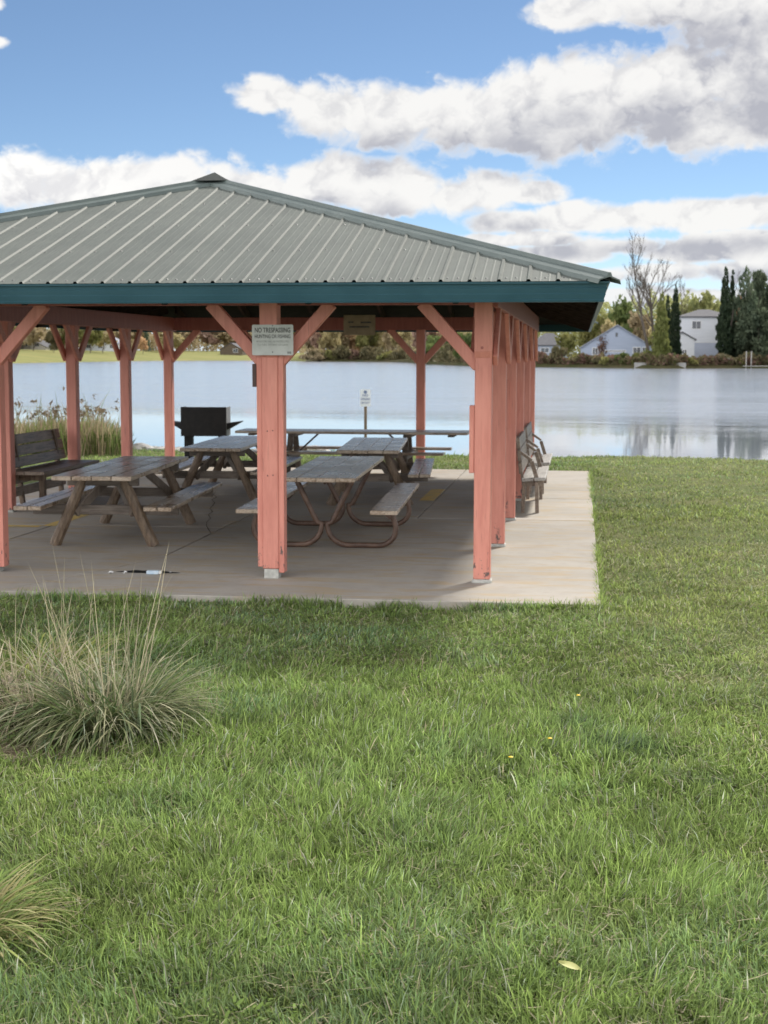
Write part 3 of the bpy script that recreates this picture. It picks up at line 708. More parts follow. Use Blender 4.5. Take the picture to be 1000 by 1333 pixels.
# ------------------------------------------------------------------ grill behind the slab
gx = at(268, 545, 26.6).x; gzz = lawn_z(gx, 26.6)
t = empty('park_grill', (gx, 26.6, gzz), R(4), 'big black steel park grill with tapered side shelves beyond the slab', 'grill')
g0, g1, hw_ = .56, 1.10, .42
MB().box(-hw_,-.24,g0,hw_-.0,-.225,g1).build('front_plate', M['black'], t); MB().box(-hw_,.225,g0,hw_,.24,g1-.18).build('back_plate', M['black'], t)
for s in (-1, 1):
    MB().box(s*hw_-.008,-.222,g0,s*hw_+.008,.222,g1-.005).build('side_plate', M['litsteel'] if s > 0 else M['black'], t)
    x0, x1 = s*(hw_+.01), s*(hw_+.26)
    MB().add([(x0,-.2,g1-.30),(x1,-.17,g1-.265),(x1,.17,g1-.265),(x0,.2,g1-.30),(x0,-.2,g1-.42),(x1,-.17,g1-.28),(x1,.17,g1-.28),(x0,.2,g1-.42)],
             [(0,1,2,3),(7,6,5,4),(0,4,5,1),(1,5,6,2),(2,6,7,3),(3,7,4,0)]).build('side_shelf', M['black'], t)
MB().box(-hw_,-.222,g0,hw_,.222,g0+.02).build('firebox_floor', M['black'], t)
for k in range(11):
    MB().bar((-hw_+.03+k*.078, -.22, g1-.25), (-hw_+.03+k*.078, .22, g1-.25), .012, .012).build('grate_bar', M['black'], t)
for s in (-.32, .32): MB().box(s-.075,-.08,-.1,s+.075,.08,g0-.002).build('pedestal', M['black'], t)

# ------------------------------------------------------------------ litter on the slab
M['bag'] = simple('black_plastic_bag', (.008,.008,.009), (.02,.02,.02), 30, rough=.4, bstr=.8)
M['paper'] = simple('white_paper', (.62,.62,.60), (.72,.72,.70), 30, rough=.8)
M['carton'] = simple('pale_blue_carton', (.36,.50,.62), (.66,.72,.76), 8, rough=.5)
lit = hit(193, 746, 0)
mb = MB(); n = 14; vs = []
for i in range(n+1):
    u_ = i/n; x = -.31+.60*u_; hw2 = .05*math.sin(math.pi*min(1,max(.04,u_)))*(.8+.4*random.random())
    vs += [(x, -hw2, .002), (x, -hw2*.4, .018*math.sin(math.pi*u_)*random.uniform(.6,1.2)+.004), (x, hw2*.5, .016*math.sin(math.pi*u_)*random.uniform(.5,1.2)+.004), (x, hw2, .002)]
mb.add(vs, [(4*i+j, 4*i+4+j, 4*i+5+j, 4*i+1+j) for i in range(n) for j in range(3)])
o = mb.build('plastic_bag', M['bag'], smooth=True); o.location = (lit.x, lit.y+.03, .001); tag(o, 'flattened black plastic strip lying on the concrete behind the tall grass', 'litter')
c = empty('drink_carton', (lit.x+.07, lit.y-.05, 0.001), R(6), 'small pale blue and white carton lying on the black strip', 'litter')
MB().box(-.065,-.03,0,.045,.03,.032).build('carton_body', M['carton'], c, .004); MB().box(.046,-.026,.003,.07,.026,.030).build('carton_end', M['paper'], c, .003)
def scrap(dx, dy, s, label):
    mb = MB(); bm_v = []
    for i in range(9):
        a = 2*math.pi*i/9; r = s*random.uniform(.7,1.2); bm_v.append((r*math.cos(a), r*.7*math.sin(a), random.uniform(.002,.012)))
    bm_v.append((0,0,s*.75)); bm_v.append((0,0,.001)); mb.add(bm_v, [(i, (i+1) % 9, 9) for i in range(9)]+[((i+1) % 9, i, 10) for i in range(9)])
    o = mb.build('paper_scrap', M['paper']); o.location = (lit.x+dx, lit.y+dy, .001); o['label'] = label; o['category'] = 'litter'; o['group'] = 'white scraps on the concrete'
scrap(-.33, -.06, .034, 'largest white paper scrap, left of the black strip'); scrap(-.21, .0, .020, 'white paper scrap on the left part of the black strip')
scrap(-.205, -.07, .012, 'tiny white paper scrap in front of the black strip'); scrap(.20, .03, .018, 'white paper scrap on the right end of the black strip')

# ------------------------------------------------------------------ grass
def vnoise(x, y, s, seed):
    """smooth value noise on numpy arrays, 0..1"""
    r = np.random.default_rng(seed).random((64, 64)); x, y = x/s, y/s
    xi, yi = np.floor(x).astype(int), np.floor(y).astype(int); fx, fy = x-xi, y-yi
    fx, fy = fx*fx*(3-2*fx), fy*fy*(3-2*fy); g_ = lambda a, b: r[a % 64, b % 64]
    return (g_(xi,yi)*(1-fx)+g_(xi+1,yi)*fx)*(1-fy)+(g_(xi,yi+1)*(1-fx)+g_(xi+1,yi+1)*fx)*fy
def blades(base, h, w, yaw, lean, curl, col, seg=3, root_shade=1.0):
    """base (n,3); each blade bends over in direction yaw; lean = start tilt, curl = extra tilt at the tip (radians)"""
    n = len(base); ts = np.array([0, .38, .72, 1.0]) if seg == 3 else (np.array([0, .6, 1.0]) if seg == 2 else np.linspace(0, 1, seg+1))
    k = len(ts); d = np.stack([np.cos(yaw), np.sin(yaw)], 1); fw = rng.uniform(0, math.pi, n)*.35 + yaw + math.pi/2
    sd_ = np.stack([np.cos(fw), np.sin(fw)], 1)
    P = np.zeros((n, k, 3)); P[:, 0] = base; ang = lean.copy()
    for i in range(1, k):
        ang = lean+curl*(ts[i-1]+ts[i])/2; l = h*(ts[i]-ts[i-1])
        P[:, i, :2] = P[:, i-1, :2]+d*(np.sin(ang)*l)[:, None]; P[:, i, 2] = P[:, i-1, 2]+np.cos(ang)*l
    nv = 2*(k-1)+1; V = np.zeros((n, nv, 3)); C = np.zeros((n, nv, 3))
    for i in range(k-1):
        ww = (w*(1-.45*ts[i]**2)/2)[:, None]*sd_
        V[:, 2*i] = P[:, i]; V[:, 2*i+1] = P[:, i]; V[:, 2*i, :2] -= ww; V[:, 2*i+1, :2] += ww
        C[:, 2*i] = C[:, 2*i+1] = col*(root_shade+(1-root_shade)*ts[i])  # roots coloured darker to stand for the shade between blades
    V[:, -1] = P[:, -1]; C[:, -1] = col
    f = []; ls = []; c = 0
    for i in range(k-2): f += [2*i, 2*i+1, 2*i+3, 2*i+2]; ls.append(c); c += 4
    f += [2*(k-2), 2*(k-2)+1, nv-1]; ls.append(c); c += 3
    off = np.arange(n)[:, None]*nv
    return V.reshape(-1, 3), (np.array(f)[None]+off).ravel(), (np.array(ls)[None]+np.arange(n)[:, None]*c).ravel(), C.reshape(-1, 3)
def join(parts):
    V, Fl, L, C = [], [], [], []; vo = lo = 0
    for v, f, l, c in parts: V.append(v); Fl.append(f+vo); L.append(l+lo); C.append(c); vo += len(v); lo += len(f)
    return np.concatenate(V), np.concatenate(Fl), np.concatenate(L), np.concatenate(C)
lawn_zv = np.vectorize(lawn_z)
def scatter(n, y0, y1, xm0, xm1, wide=False):
    """n points, uniform in log-depth: denser near the viewer's path; keeps off slab and water"""
    y = rng.uniform(y0, y1, n); a = -.1335*y; x = a+rng.uniform(-1, 1, n)*(.272*y+(3.2 if wide else .35))
    if wide: k = np.abs(x-a) > .272*y+.3; x, y = x[k], y[k]
    ok = (x > xm0) & (x < xm1) & ~((x > SX0-.01) & (x < SX1+.012) & (y > SY0-.012) & (y < SY1+.02))
    sh = np.array([shore_y(v) for v in x]); ok &= y < sh-.12
    return x[ok], y[ok]
def patch(x, y):
    lush = vnoise(x+3, y, 1.5, 1)*.6+vnoise(x, y, .45, 2)*.4
    lush += .30*(vnoise(x, y, .13, 31)-.5)+.16*(vnoise(x, y, .06, 32)-.5)
    lush += .30*np.exp(-(((x+1.2)/.9)**2+((y-7.6)/1.6)**2)) - .16*np.clip((x+.3)/1.5, 0, 1)*np.clip((y-6)/4, 0, 1)
    lush += .45*np.exp(-(((x-.28)/.30)**2+((y-7.35)/.22)**2)) + .3*np.exp(-(((x-.0)/.16)**2+((y-7.75)/.16)**2))
    return lush
def bare(x, y): return np.exp(-(((x+2.75)/.62)**2+((y-6.95)/.26)**2))
def lawn_cols(x, y, lush, n):
    t = rng.random(n)[:, None]; g1 = np.array([.185,.275,.07]); g2 = np.array([.335,.445,.135]); yl = np.array([.42,.455,.17]); bl = np.array([.23,.37,.205]); tan = np.array([.45,.40,.26])
    c = g1*(1-t)+g2*t
    pn = vnoise(x, y, 2.2, 5)*.5+vnoise(x, y, .6, 6)*.5
    dry = np.clip((.62-lush)*1.6, 0, .75)*rng.random(n); c = c*(1-dry[:, None])+yl*dry[:, None]
    b_ = np.clip((pn-.45)*2.2, 0, .8)*(rng.random(n) < .55); c = c*(1-b_[:, None])+bl*b_[:, None]
    k = rng.random(n) < (.035+.05*np.clip(.5-lush, 0, 1)); c[k] = tan*(.6+.6*rng.random((k.sum(), 1)))
    k = rng.random(n) < .02; c[k] = np.array([.38,.46,.32])
    k = rng.random(n) < .035; c[k] = np.array([.50,.52,.40])*(.7+.5*rng.random((k.sum(), 1)))
    far = np.clip((x+.4)/1.2, 0, 1)*np.clip((y-7)/6, 0, 1)*rng.random(n)*.6; c = c*(1-far[:, None])+np.array([.46,.47,.17])*far[:, None]
    tuft_ = np.exp(-(((x-.26)/.30)**2+((y-7.35)/.20)**2))+.8*np.exp(-(((x-.0)/.16)**2+((y-7.75)/.14)**2))+.7*np.exp(-(((x-.62)/.15)**2+((y-6.85)/.10)**2))
    dk = np.clip(tuft_, 0, 1)*.75*(rng.random(n) < .85); c = c*(1-dk[:, None])+np.array([.085,.145,.075])*dk[:, None]
    patchy = .70+.62*(vnoise(x+7, y, 1.25, 91)*.55+vnoise(x, y+5, .42, 92)*.45); c = c*patchy[:, None]
    return 1.1*c*(.5+.95*rng.random((n, 1)))*(.80+.4*vnoise(x, y, .16, 41))[:, None]
def make_grass(cnt, y0, y1, hs, ws, seg, wide=False, x0=-60, x1=60):
    x, y = scatter(cnt, y0, y1, x0, x1, wide); lush = patch(x, y)
    keep = rng.random(len(x)) < np.clip(1-1.05*bare(x, y), .03, 1); x, y, lush = x[keep], y[keep], lush[keep]
    n = len(x); z = lawn_zv(x, y)-.004
    h = hs*(.45+.95*np.clip(lush, .1, 1.3))*rng.uniform(.45, 1.35, n); w = ws*rng.uniform(.6, 1.35, n)
    k = rng.random(n) < .05; h[k] *= 1.55
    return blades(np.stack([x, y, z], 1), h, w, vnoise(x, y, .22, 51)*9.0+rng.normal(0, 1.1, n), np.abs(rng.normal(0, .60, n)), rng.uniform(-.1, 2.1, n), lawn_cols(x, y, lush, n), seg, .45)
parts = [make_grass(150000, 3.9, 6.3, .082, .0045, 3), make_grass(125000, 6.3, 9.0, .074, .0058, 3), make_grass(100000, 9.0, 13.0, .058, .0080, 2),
         make_grass(60000, 11.4, 20.0, .060, .011, 2, x0=.1), make_grass(60000, 18.0, 32.0, .060, .016, 2, x0=.1), make_grass(55000, 24.5, 34.5, .065, .017, 2, x1=.4),
         make_grass(110000, 2.2, 9.0, .078, .0085, 2, True), make_grass(80000, 9.0, 32.0, .062, .013, 2, True)]
# a ragged fringe along the slab edge
n = 2600; x = np.concatenate([rng.uniform(-5.2, SX1+.02, n), SX1+rng.uniform(-.03, .05, n)*vnoise(np.arange(n)*1., np.arange(n)*0., 9., 71)]); y = np.concatenate([SY0-rng.uniform(.005, .05, n), rng.uniform(SY0, 25, n)])
k = vnoise(x*1.0, y*1.0, .35, 95)+.35*rng.random(len(x)) > .62; x, y = x[k], y[k]
n = len(x); parts.append(blades(np.stack([x, y, lawn_zv(x, y)], 1), rng.uniform(.05, .13, n), rng.uniform(.005, .009, n), rng.uniform(0, 6.28, n), rng.uniform(0, .5, n), rng.uniform(.2, 1.2, n), lawn_cols(x, y, np.full(n, .7), n), 2))
# clover and plantain: small flat leaves in patches
x, y = scatter(60000, 3.9, 13, -60, 60); k = (vnoise(x, y, .5, 61)*.6+vnoise(x, y, .17, 62)*.4 > .60) & (rng.random(len(x)) < .8); x, y = x[k], y[k]; n = len(x)
V, Fl, Ls, C = blades(np.stack([x, y, lawn_zv(x, y)+rng.uniform(.012, .045, n)], 1), rng.uniform(.012, .03, n), rng.uniform(.009, .017, n), rng.uniform(0, 6.28, n), rng.uniform(.7, 1.4, n), rng.uniform(.0, .5, n), np.array([.20,.29,.075])*(.6+.8*rng.random((n, 1))), 3)
parts.append((V, Fl, Ls, C))
# scattered bits of thatch lying in the grass
x, y = scatter(16000, 3.9, 16, -60, 60); n = len(x)
parts.append(blades(np.stack([x, y, lawn_zv(x, y)+rng.uniform(.01, .05, n)], 1), rng.uniform(.04, .11, n), rng.uniform(.003, .006, n), rng.uniform(0, 6.28, n), rng.uniform(1.2, 1.6, n), rng.uniform(-.3, .3, n), np.array([.52,.46,.31])*(.5+.7*rng.random((n, 1))), 3))
v, f, l, c = join(parts)
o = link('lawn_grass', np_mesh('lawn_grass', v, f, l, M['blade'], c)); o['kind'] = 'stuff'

# ornamental grass tufts: arching leaves, dry stalks
def tuft(x, y, nl, hl, spread, cols, label, nstalk=0, hst=1.0, drop=1.0, seedn=0, mats='drygrass', bias=None):
    t = empty('ornamental_grass', (x, y, lawn_z(x, y)), 0, label, 'grass tuft')
    r = spread*.42*np.sqrt(rng.random(nl)); a = rng.uniform(0, 2*math.pi, nl)
    base = np.stack([r*np.cos(a), r*np.sin(a), np.full(nl, -.01)], 1)
    yaw = a+rng.normal(0, .85, nl); h = hl*rng.uniform(.5, 1.25, nl)
    ci = rng.integers(0, len(cols), nl); col = np.array(cols)[ci]*(.7+.6*rng.random((nl, 1)))
    V, Fl, Ls, C = blades(base, h, rng.uniform(.006, .0125, nl), yaw, rng.uniform(.05, .9, nl), rng.uniform(.9, 2.9, nl)*drop, col, 7, .7)
    V[:, 2] = np.maximum(V[:, 2], .004+.02*rng.random(len(V)))
    o = link('leaves', np_mesh('tuft_leaves', V, Fl, Ls, M[mats], C), t, kind='stuff')
    nd = nl//5; a = rng.uniform(0, 6.283, nd); r = spread*np.sqrt(rng.random(nd))*.95     # dead thatch round the base
    V2 = blades(np.stack([r*np.cos(a), r*np.sin(a), rng.uniform(.005, .05, nd)], 1), hl*rng.uniform(.15, .5, nd), rng.uniform(.004, .009, nd), a+rng.normal(0, 1.2, nd), rng.uniform(1.1, 1.6, nd), rng.uniform(-.2, .4, nd), np.array([.34,.29,.19])*(.45+.7*rng.random((nd, 1))), 4)
    link('thatch', np_mesh('tuft_thatch', V2[0], V2[1], V2[2], M[mats], V2[3]), t, kind='stuff')
    if nstalk:
        r = spread*.33*np.sqrt(rng.random(nstalk)); a = rng.uniform(0, 2*math.pi, nstalk)
        base = np.stack([r*np.cos(a), r*np.sin(a), np.zeros(nstalk)], 1); col = np.array([.42,.37,.25])*(.7+.5*rng.random((nstalk, 1)))
        V, Fl, Ls, C = blades(base, hst*rng.uniform(.5, 1.08, nstalk), rng.uniform(.0035, .0055, nstalk), a+rng.normal(0, .7, nstalk), rng.uniform(.0, .30, nstalk), rng.normal(.12, .28, nstalk), col, 5)
        link('stalks', np_mesh('tuft_stalks', V, Fl, Ls, M[mats], C), t, kind='stuff')
    return t
GG = [(.125,.185,.065),(.165,.225,.08),(.22,.255,.11),(.35,.34,.19),(.14,.19,.095),(.26,.275,.14),(.46,.44,.29)]
tuft(-2.46, 7.38, 1600, .55, .56, GG, 'large grey-green ornamental grass tuft with tall dry stalks at the left of the lawn', 42, 1.04)
tuft(-3.02, 7.68, 1100, .50, .66, [(.32,.27,.19),(.40,.34,.24),(.19,.21,.11),(.48,.40,.29),(.20,.25,.08)], 'withered tan grass tuft cut by the left edge behind the large tuft', 18, .80)
tuft(-3.22, 8.6, 500, .45, .5, [(.32,.35,.10),(.21,.27,.08),(.42,.38,.19)], 'yellow-green grass tuft standing behind the withered tuft', 8, .8)
tuft(-2.09, 4.58, 1300, .36, .40, [(.24,.33,.09),(.33,.38,.12),(.45,.41,.21),(.20,.29,.07),(.36,.32,.14)], 'yellowing grass tuft in the bottom left corner of the lawn', 0, 1, 1.05)

# tall weeds on the lake bank, left of the pavilion
n = 9000; yy = rng.uniform(29.0, 33.0, n); xx = rng.uniform(-.52, -.315, n)*yy; k = vnoise(xx, yy, 1.2, 9)
fade = np.clip((-.308-xx/yy)/.03, 0.05, 1); h = (.58+.38*k)*rng.uniform(.5, 1.12, n)*(.45+.55*fade); top = rng.random(n) < .03; h[top] *= 1.6
cc = np.array([(.30,.22,.145),(.38,.30,.19),(.19,.22,.075),(.44,.36,.22),(.17,.21,.065)])[rng.integers(0, 5, n)]*(.7+.6*rng.random((n, 1)))
low = h < .6; cc[low] = np.array([.085,.12,.03])*(.7+.6*rng.random((low.sum(), 1)))
V, Fl, Ls, C = blades(np.stack([xx, yy, lawn_zv(xx, yy)-.02], 1), h, rng.uniform(.012, .028, n), rng.uniform(0, 6.28, n), rng.uniform(0, .2, n), rng.uniform(0, .7, n), cc, 4)
heads = []
for i in rng.choice(np.where(h > .80)[0], 260):
    c0 = np.array([xx[i], yy[i], lawn_z(xx[i], yy[i])+h[i]*.97])
    for q in range(5):
        p = c0+rng.normal(0, .045, 3); d1 = rng.normal(0, .03, 3); d2 = rng.normal(0, .03, 3); heads.append((p-d1, p+d2, p+d1*.8-d2*.4))
hv = np.array(heads).reshape(-1, 3); m_ = len(heads)
V, Fl, Ls, C = join([(V, Fl, Ls, C), (hv, np.arange(3*m_), np.arange(m_)*3, np.tile(np.array([.17,.13,.085]), (3*m_, 1)))])
o = link('bank_weeds', np_mesh('bank_weeds', V, Fl, Ls, M['drygrass'], C)); o['kind'] = 'stuff'; o['label'] = 'tall brown and green weeds along the lake bank'

# ------------------------------------------------------------------ shoreline stones
M['stone'] = simple('pale_shore_stone', (.30,.29,.27), (.48,.46,.43), 4, rough=.8, bstr=.5, objvar=.5)
stone_me = []
for k in range(4):
    mb = MB(); nn = 8
    for j in range(4):
        for i in range(nn):
            a = 2*math.pi*i/nn; ph = R(-20+75*j/3) if j < 3 else R(72); r = math.cos(ph)*random.uniform(.85, 1.15)
            mb.v.append((r*math.cos(a), r*.8*math.sin(a), .62*math.sin(ph)*random.uniform(.9, 1.1)))
    mb.f = [(j*nn+i, j*nn+(i+1) % nn, (j+1)*nn+(i+1) % nn, (j+1)*nn+i) for j in range(3) for i in range(nn)]+[tuple(3*nn+i for i in range(nn)), tuple(reversed(range(nn)))]
    stone_me.append(mb.mesh('shore_stone', M['stone']))
for i in range(70):
    px = random.uniform(118, 420); d = ray(px, 580); Y = 33.6; x = d.x/d.y*Y; Y = shore_y(x)+random.gauss(-.1, .55); x = d.x/d.y*Y
    o = link('shore_stone', stone_me[i % 4]); s = random.uniform(.08, .24); o.scale = (s*1.3, s, s*.9); o.rotation_euler = (random.uniform(-.2,.2), 0, random.uniform(0, 6))
    o.location = (x, Y, max(lawn_z(x, Y), WATER_Z-.05)+s*.1); tag(o, 'pale stone among the row of stones at the lake edge', 'stone', 'pale stones along the lake edge')

# ------------------------------------------------------------------ trees, shrubs, houses across the lake
M['bark'] = simple('grey_brown_bark', (.085,.07,.055), (.14,.12,.10), 3, (1,1,.2), rough=.95, spec=.1)
LEAF = {}
for nm, a, b_ in (('green', (0.102,0.145,0.048), (0.170,0.204,0.068)), ('olive', (0.170,0.178,0.060), (0.272,0.255,0.093)), ('yellow', (0.404,0.341,0.177), (0.561,0.477,0.255)), ('orange', (0.492,0.313,0.181), (0.621,0.431,0.252)),
                  ('rust', (0.292,0.186,0.138), (0.412,0.275,0.201)), ('tan', (0.323,0.255,0.153), (0.442,0.357,0.221)), ('cedar', (.028,.046,.025), (.052,.072,.038)), ('fir', (.08,.108,.068), (.135,.165,.10)),
                  ('brush', (0.128,0.119,0.060), (0.204,0.170,0.093)), ('redbrush', (0.170,0.102,0.076), (0.255,0.162,0.119)), ('palegreen', (0.289,0.315,0.128), (0.408,0.408,0.170)), ('vine', (0.145,0.170,0.051), (0.221,0.230,0.076))):
    LEAF[nm] = leafy('foliage_'+nm, None, a, b_, .35, .4, .3, spec=.15)
def quads(pts, size, name, mat, flat=.35):
    n = len(pts); a = rng.normal(0, 1, (n, 3)); a /= np.linalg.norm(a, axis=1)[:, None]; b_ = rng.normal(0, 1, (n, 3)); b_ -= a*(a*b_).sum(1)[:, None]; b_ /= np.linalg.norm(b_, axis=1)[:, None]
    s = (size*rng.uniform(.55, 1.35, n))[:, None]; a = a*s; b_ = b_*s*.62
    V = np.stack([pts-a, pts-b_*.8+a*.1, pts+a*1.05, pts+b_], 1).reshape(-1, 3)
    return np_mesh(name, V, np.arange(4*n), np.arange(n)*4, mat)
def crown_pts(n, kind):
    """points in a unit crown: z 0..1, radius ~1"""
    if kind == 'cone':
        z = 1-np.sqrt(rng.random(n)); z = np.clip(z+rng.normal(0, .01, n), 0, 1); prof_ = np.minimum((1-z)**.62, .35+z*4)*(.72+.28*np.sin(z*31+rng.random()*6)**2)
        a = rng.uniform(0, 6.283, n); r = prof_*(.55+.5*np.sqrt(rng.random(n))); r *= 1+.22*np.sin(a*3+z*14); return np.stack([r*np.cos(a), r*np.sin(a), z], 1)
    if kind == 'fir':
        z = 1-np.sqrt(rng.random(n)); lay = (z*13) % 1; pr = (1-z)*(.55+.6*(1-lay)); a = rng.uniform(0, 6.283, n); pr *= .8+.3*np.sin(a*5+np.floor(z*13)*2.1); r = pr*np.sqrt(.25+.75*rng.random(n))
        return np.stack([r*np.cos(a), r*np.sin(a), z-.03*r], 1)
    k = {'round': 15, 'sparse': 20, 'bush': 9, 'tall': 16}[kind]
    cs = []
    while len(cs) < k:
        p = rng.uniform(-1, 1, 3)
        if np.linalg.norm(p) < .82: cs.append(p)
    cs = np.array(cs); rr = rng.uniform(.24, .46, k)*(.8 if kind == 'sparse' else 1.05)
    i = rng.integers(0, k, n); d = rng.normal(0, 1, (n, 3)); d /= np.linalg.norm(d, axis=1)[:, None]; p = cs[i]+d*(rr[i]*(.55+.5*rng.random(n)))[:, None]
    p[:, 2] = (p[:, 2]+1)/2
    if kind == 'bush': p[:, 2] = np.clip(p[:, 2], 0, None)**1.2
    return p
CR = {}
def crown_mesh(kind, n, size, leaf, var, asp):
    key = (kind, leaf, var)
    if key not in CR:
        p = crown_pts(n, kind); CR[key] = quads(p*np.array([1, 1, asp]), size, 'crown_'+kind, LEAF[leaf]); CR[key].transform(Matrix.Scale(1/asp, 4, (0,0,1)))
    return CR[key]
def limb_mesh(h, r, seedv, spread=.5, lv=2, n0=5):
    rd = random.Random(seedv); mb = MB()
    def grow(p, d, L, rad, lev):
        path = [p]; q = p; dd = d
        for k in range(4):
            dd = (dd+Vector((rd.gauss(0,.09), rd.gauss(0,.09), .05))).normalized(); q = q+dd*L/4; path.append(q)
        mb.tube(path, [rad*(1-.16*k) for k in range(5)], 5, False)
        if lev > 0:
            for k in range(n0):
                t = rd.uniform(.35, 1.0); i = min(3, int(t*4)); pp = path[i].lerp(path[i+1], t*4-i)
                a = rd.uniform(0, 6.28); nd = (dd*.9+Vector((math.cos(a), math.sin(a), rd.uniform(0, .5)))*spread).normalized()
                grow(pp, nd, L*rd.uniform(.35, .6), rad*.45*(1-.4*t), lev-1)
    grow(Vector((0,0,-.3)), Vector((rd.gauss(0,.03), rd.gauss(0,.03), 1)).normalized(), h, r, lv); return mb.mesh('limbs', M['bark'])
LM = {}
def put(name, px, pytop, s, wpx, kind, leaf, label, cat='tree', group=None, base=.28, var=0, n=700, size=.12, asp=1.6, dz=0):
    """a tree rooted on the bank s metres behind the water's edge; its top and width as seen"""
    p = bank_pt(px, s); H = at(px, pytop, p.y).z-p.z; w = wpx/F*p.y/2; p.z += dz
    t = empty(name, p, random.uniform(-.3, .3), label, cat, group)
    if kind in ('bush',): c = link('foliage', crown_mesh(kind, n, size, leaf, var, asp), t); c.location = (0,0,-.1); c.scale = (w, w*.9, H*1.02)
    else:
        b_ = {'cone': .02, 'fir': .05}.get(kind, base); c = link('crown', crown_mesh(kind, n, size, leaf, var, asp), t); c.location = (0, 0, b_*H); c.scale = (w, w, H*(1-b_))
        key = (var % 3, kind in ('cone', 'fir'))
        if key not in LM: LM[key] = limb_mesh(1.0, .022, 5+var, .5, 1 if not key[1] else 0, 5)
        k = link('trunk', LM[key], t); k.scale = (H*.8, H*.8, H*.8); k.location = (0,0,0)
    return t
def bare_tree(px, pytop, s, h_lean, label, seedv, r=.22, lv=3, spread=.42, n0=5, group=None):
    p = bank_pt(px, s); H = at(px, pytop, p.y).z-p.z; t = empty('bare_tree', p, 0, label, 'tree', group)
    rd = random.Random(seedv); mb = MB(); twigs = MB()
    def grow(q, d, L, rad, lev):
        path = [q]; dd = d
        for k in range(5):
            dd = (dd+Vector((rd.gauss(0,.07), rd.gauss(0,.07), .03))).normalized(); q = q+dd*L/5; path.append(q)
        (mb if lev >= lv-1 else twigs).tube(path, [max(.018, rad*(1-.15*k)) for k in range(6)], 5 if lev >= lv-1 else 3, False)
        if lev > 0:
            for k in range(n0+(3 if lev == lv else 0)):
                t_ = rd.uniform(.38, .98); i = min(4, int(t_*5)); pp = path[i].lerp(path[i+1], t_*5-i); a = rd.uniform(0, 6.28)
                nd = (dd+Vector((math.cos(a), math.sin(a), rd.uniform(0,.4)))*spread*rd.uniform(.7,1.5)).normalized(); grow(pp, nd, L*rd.uniform(.25,.48), rad*.42*(1.1-.5*t_), lev-1)
    grow(Vector((0,0,-.3)), Vector((h_lean, 0, 1)).normalized(), H*.72, r, lv)
    mb.build('trunk', M['bark'], t); twigs.build('twigs', M['bark'], t); return t

# houses
M['siding'] = simple('pale_blue_grey_siding', (.31,.36,.46), (.35,.40,.50), .6, (1,1,9), rough=.7, bstr=.05)
M['whitewall'] = simple('white_house_siding', (.60,.62,.66), (.66,.68,.71), .6, (1,1,9), rough=.7, bstr=.05)
M['roofgrey'] = simple('grey_shingle_roof', (.085,.085,.095), (.12,.12,.13), 2, rough=.9)
M['rooflight'] = simple('pale_shingle_roof', (.24,.26,.31), (.30,.32,.37), 2, rough=.85)
M['redroof'] = simple('red_roof', (.38,.07,.05), (.45,.10,.07), 2, rough=.8)
M['barn'] = simple('brown_barn_boards', (.085,.065,.045), (.12,.09,.06), 2, rough=.9)
M['glass'] = simple('dark_window_glass', (.05,.055,.065), (.085,.09,.10), 2, rough=.1)
M['trim'] = simple('white_trim', (.66,.66,.66), (.72,.72,.72), 2, rough=.6)
M['creamwall'] = simple('cream_house_wall', (.50,.47,.42), (.56,.53,.47), 2, rough=.8)
M['bluewall'] = simple('blue_lower_wall', (.44,.48,.58), (.48,.52,.62), .6, (1,1,9), rough=.7)
M['vinered'] = simple('reddish_creeper', (.15,.06,.05), (.2,.09,.07), 3, rough=.9)
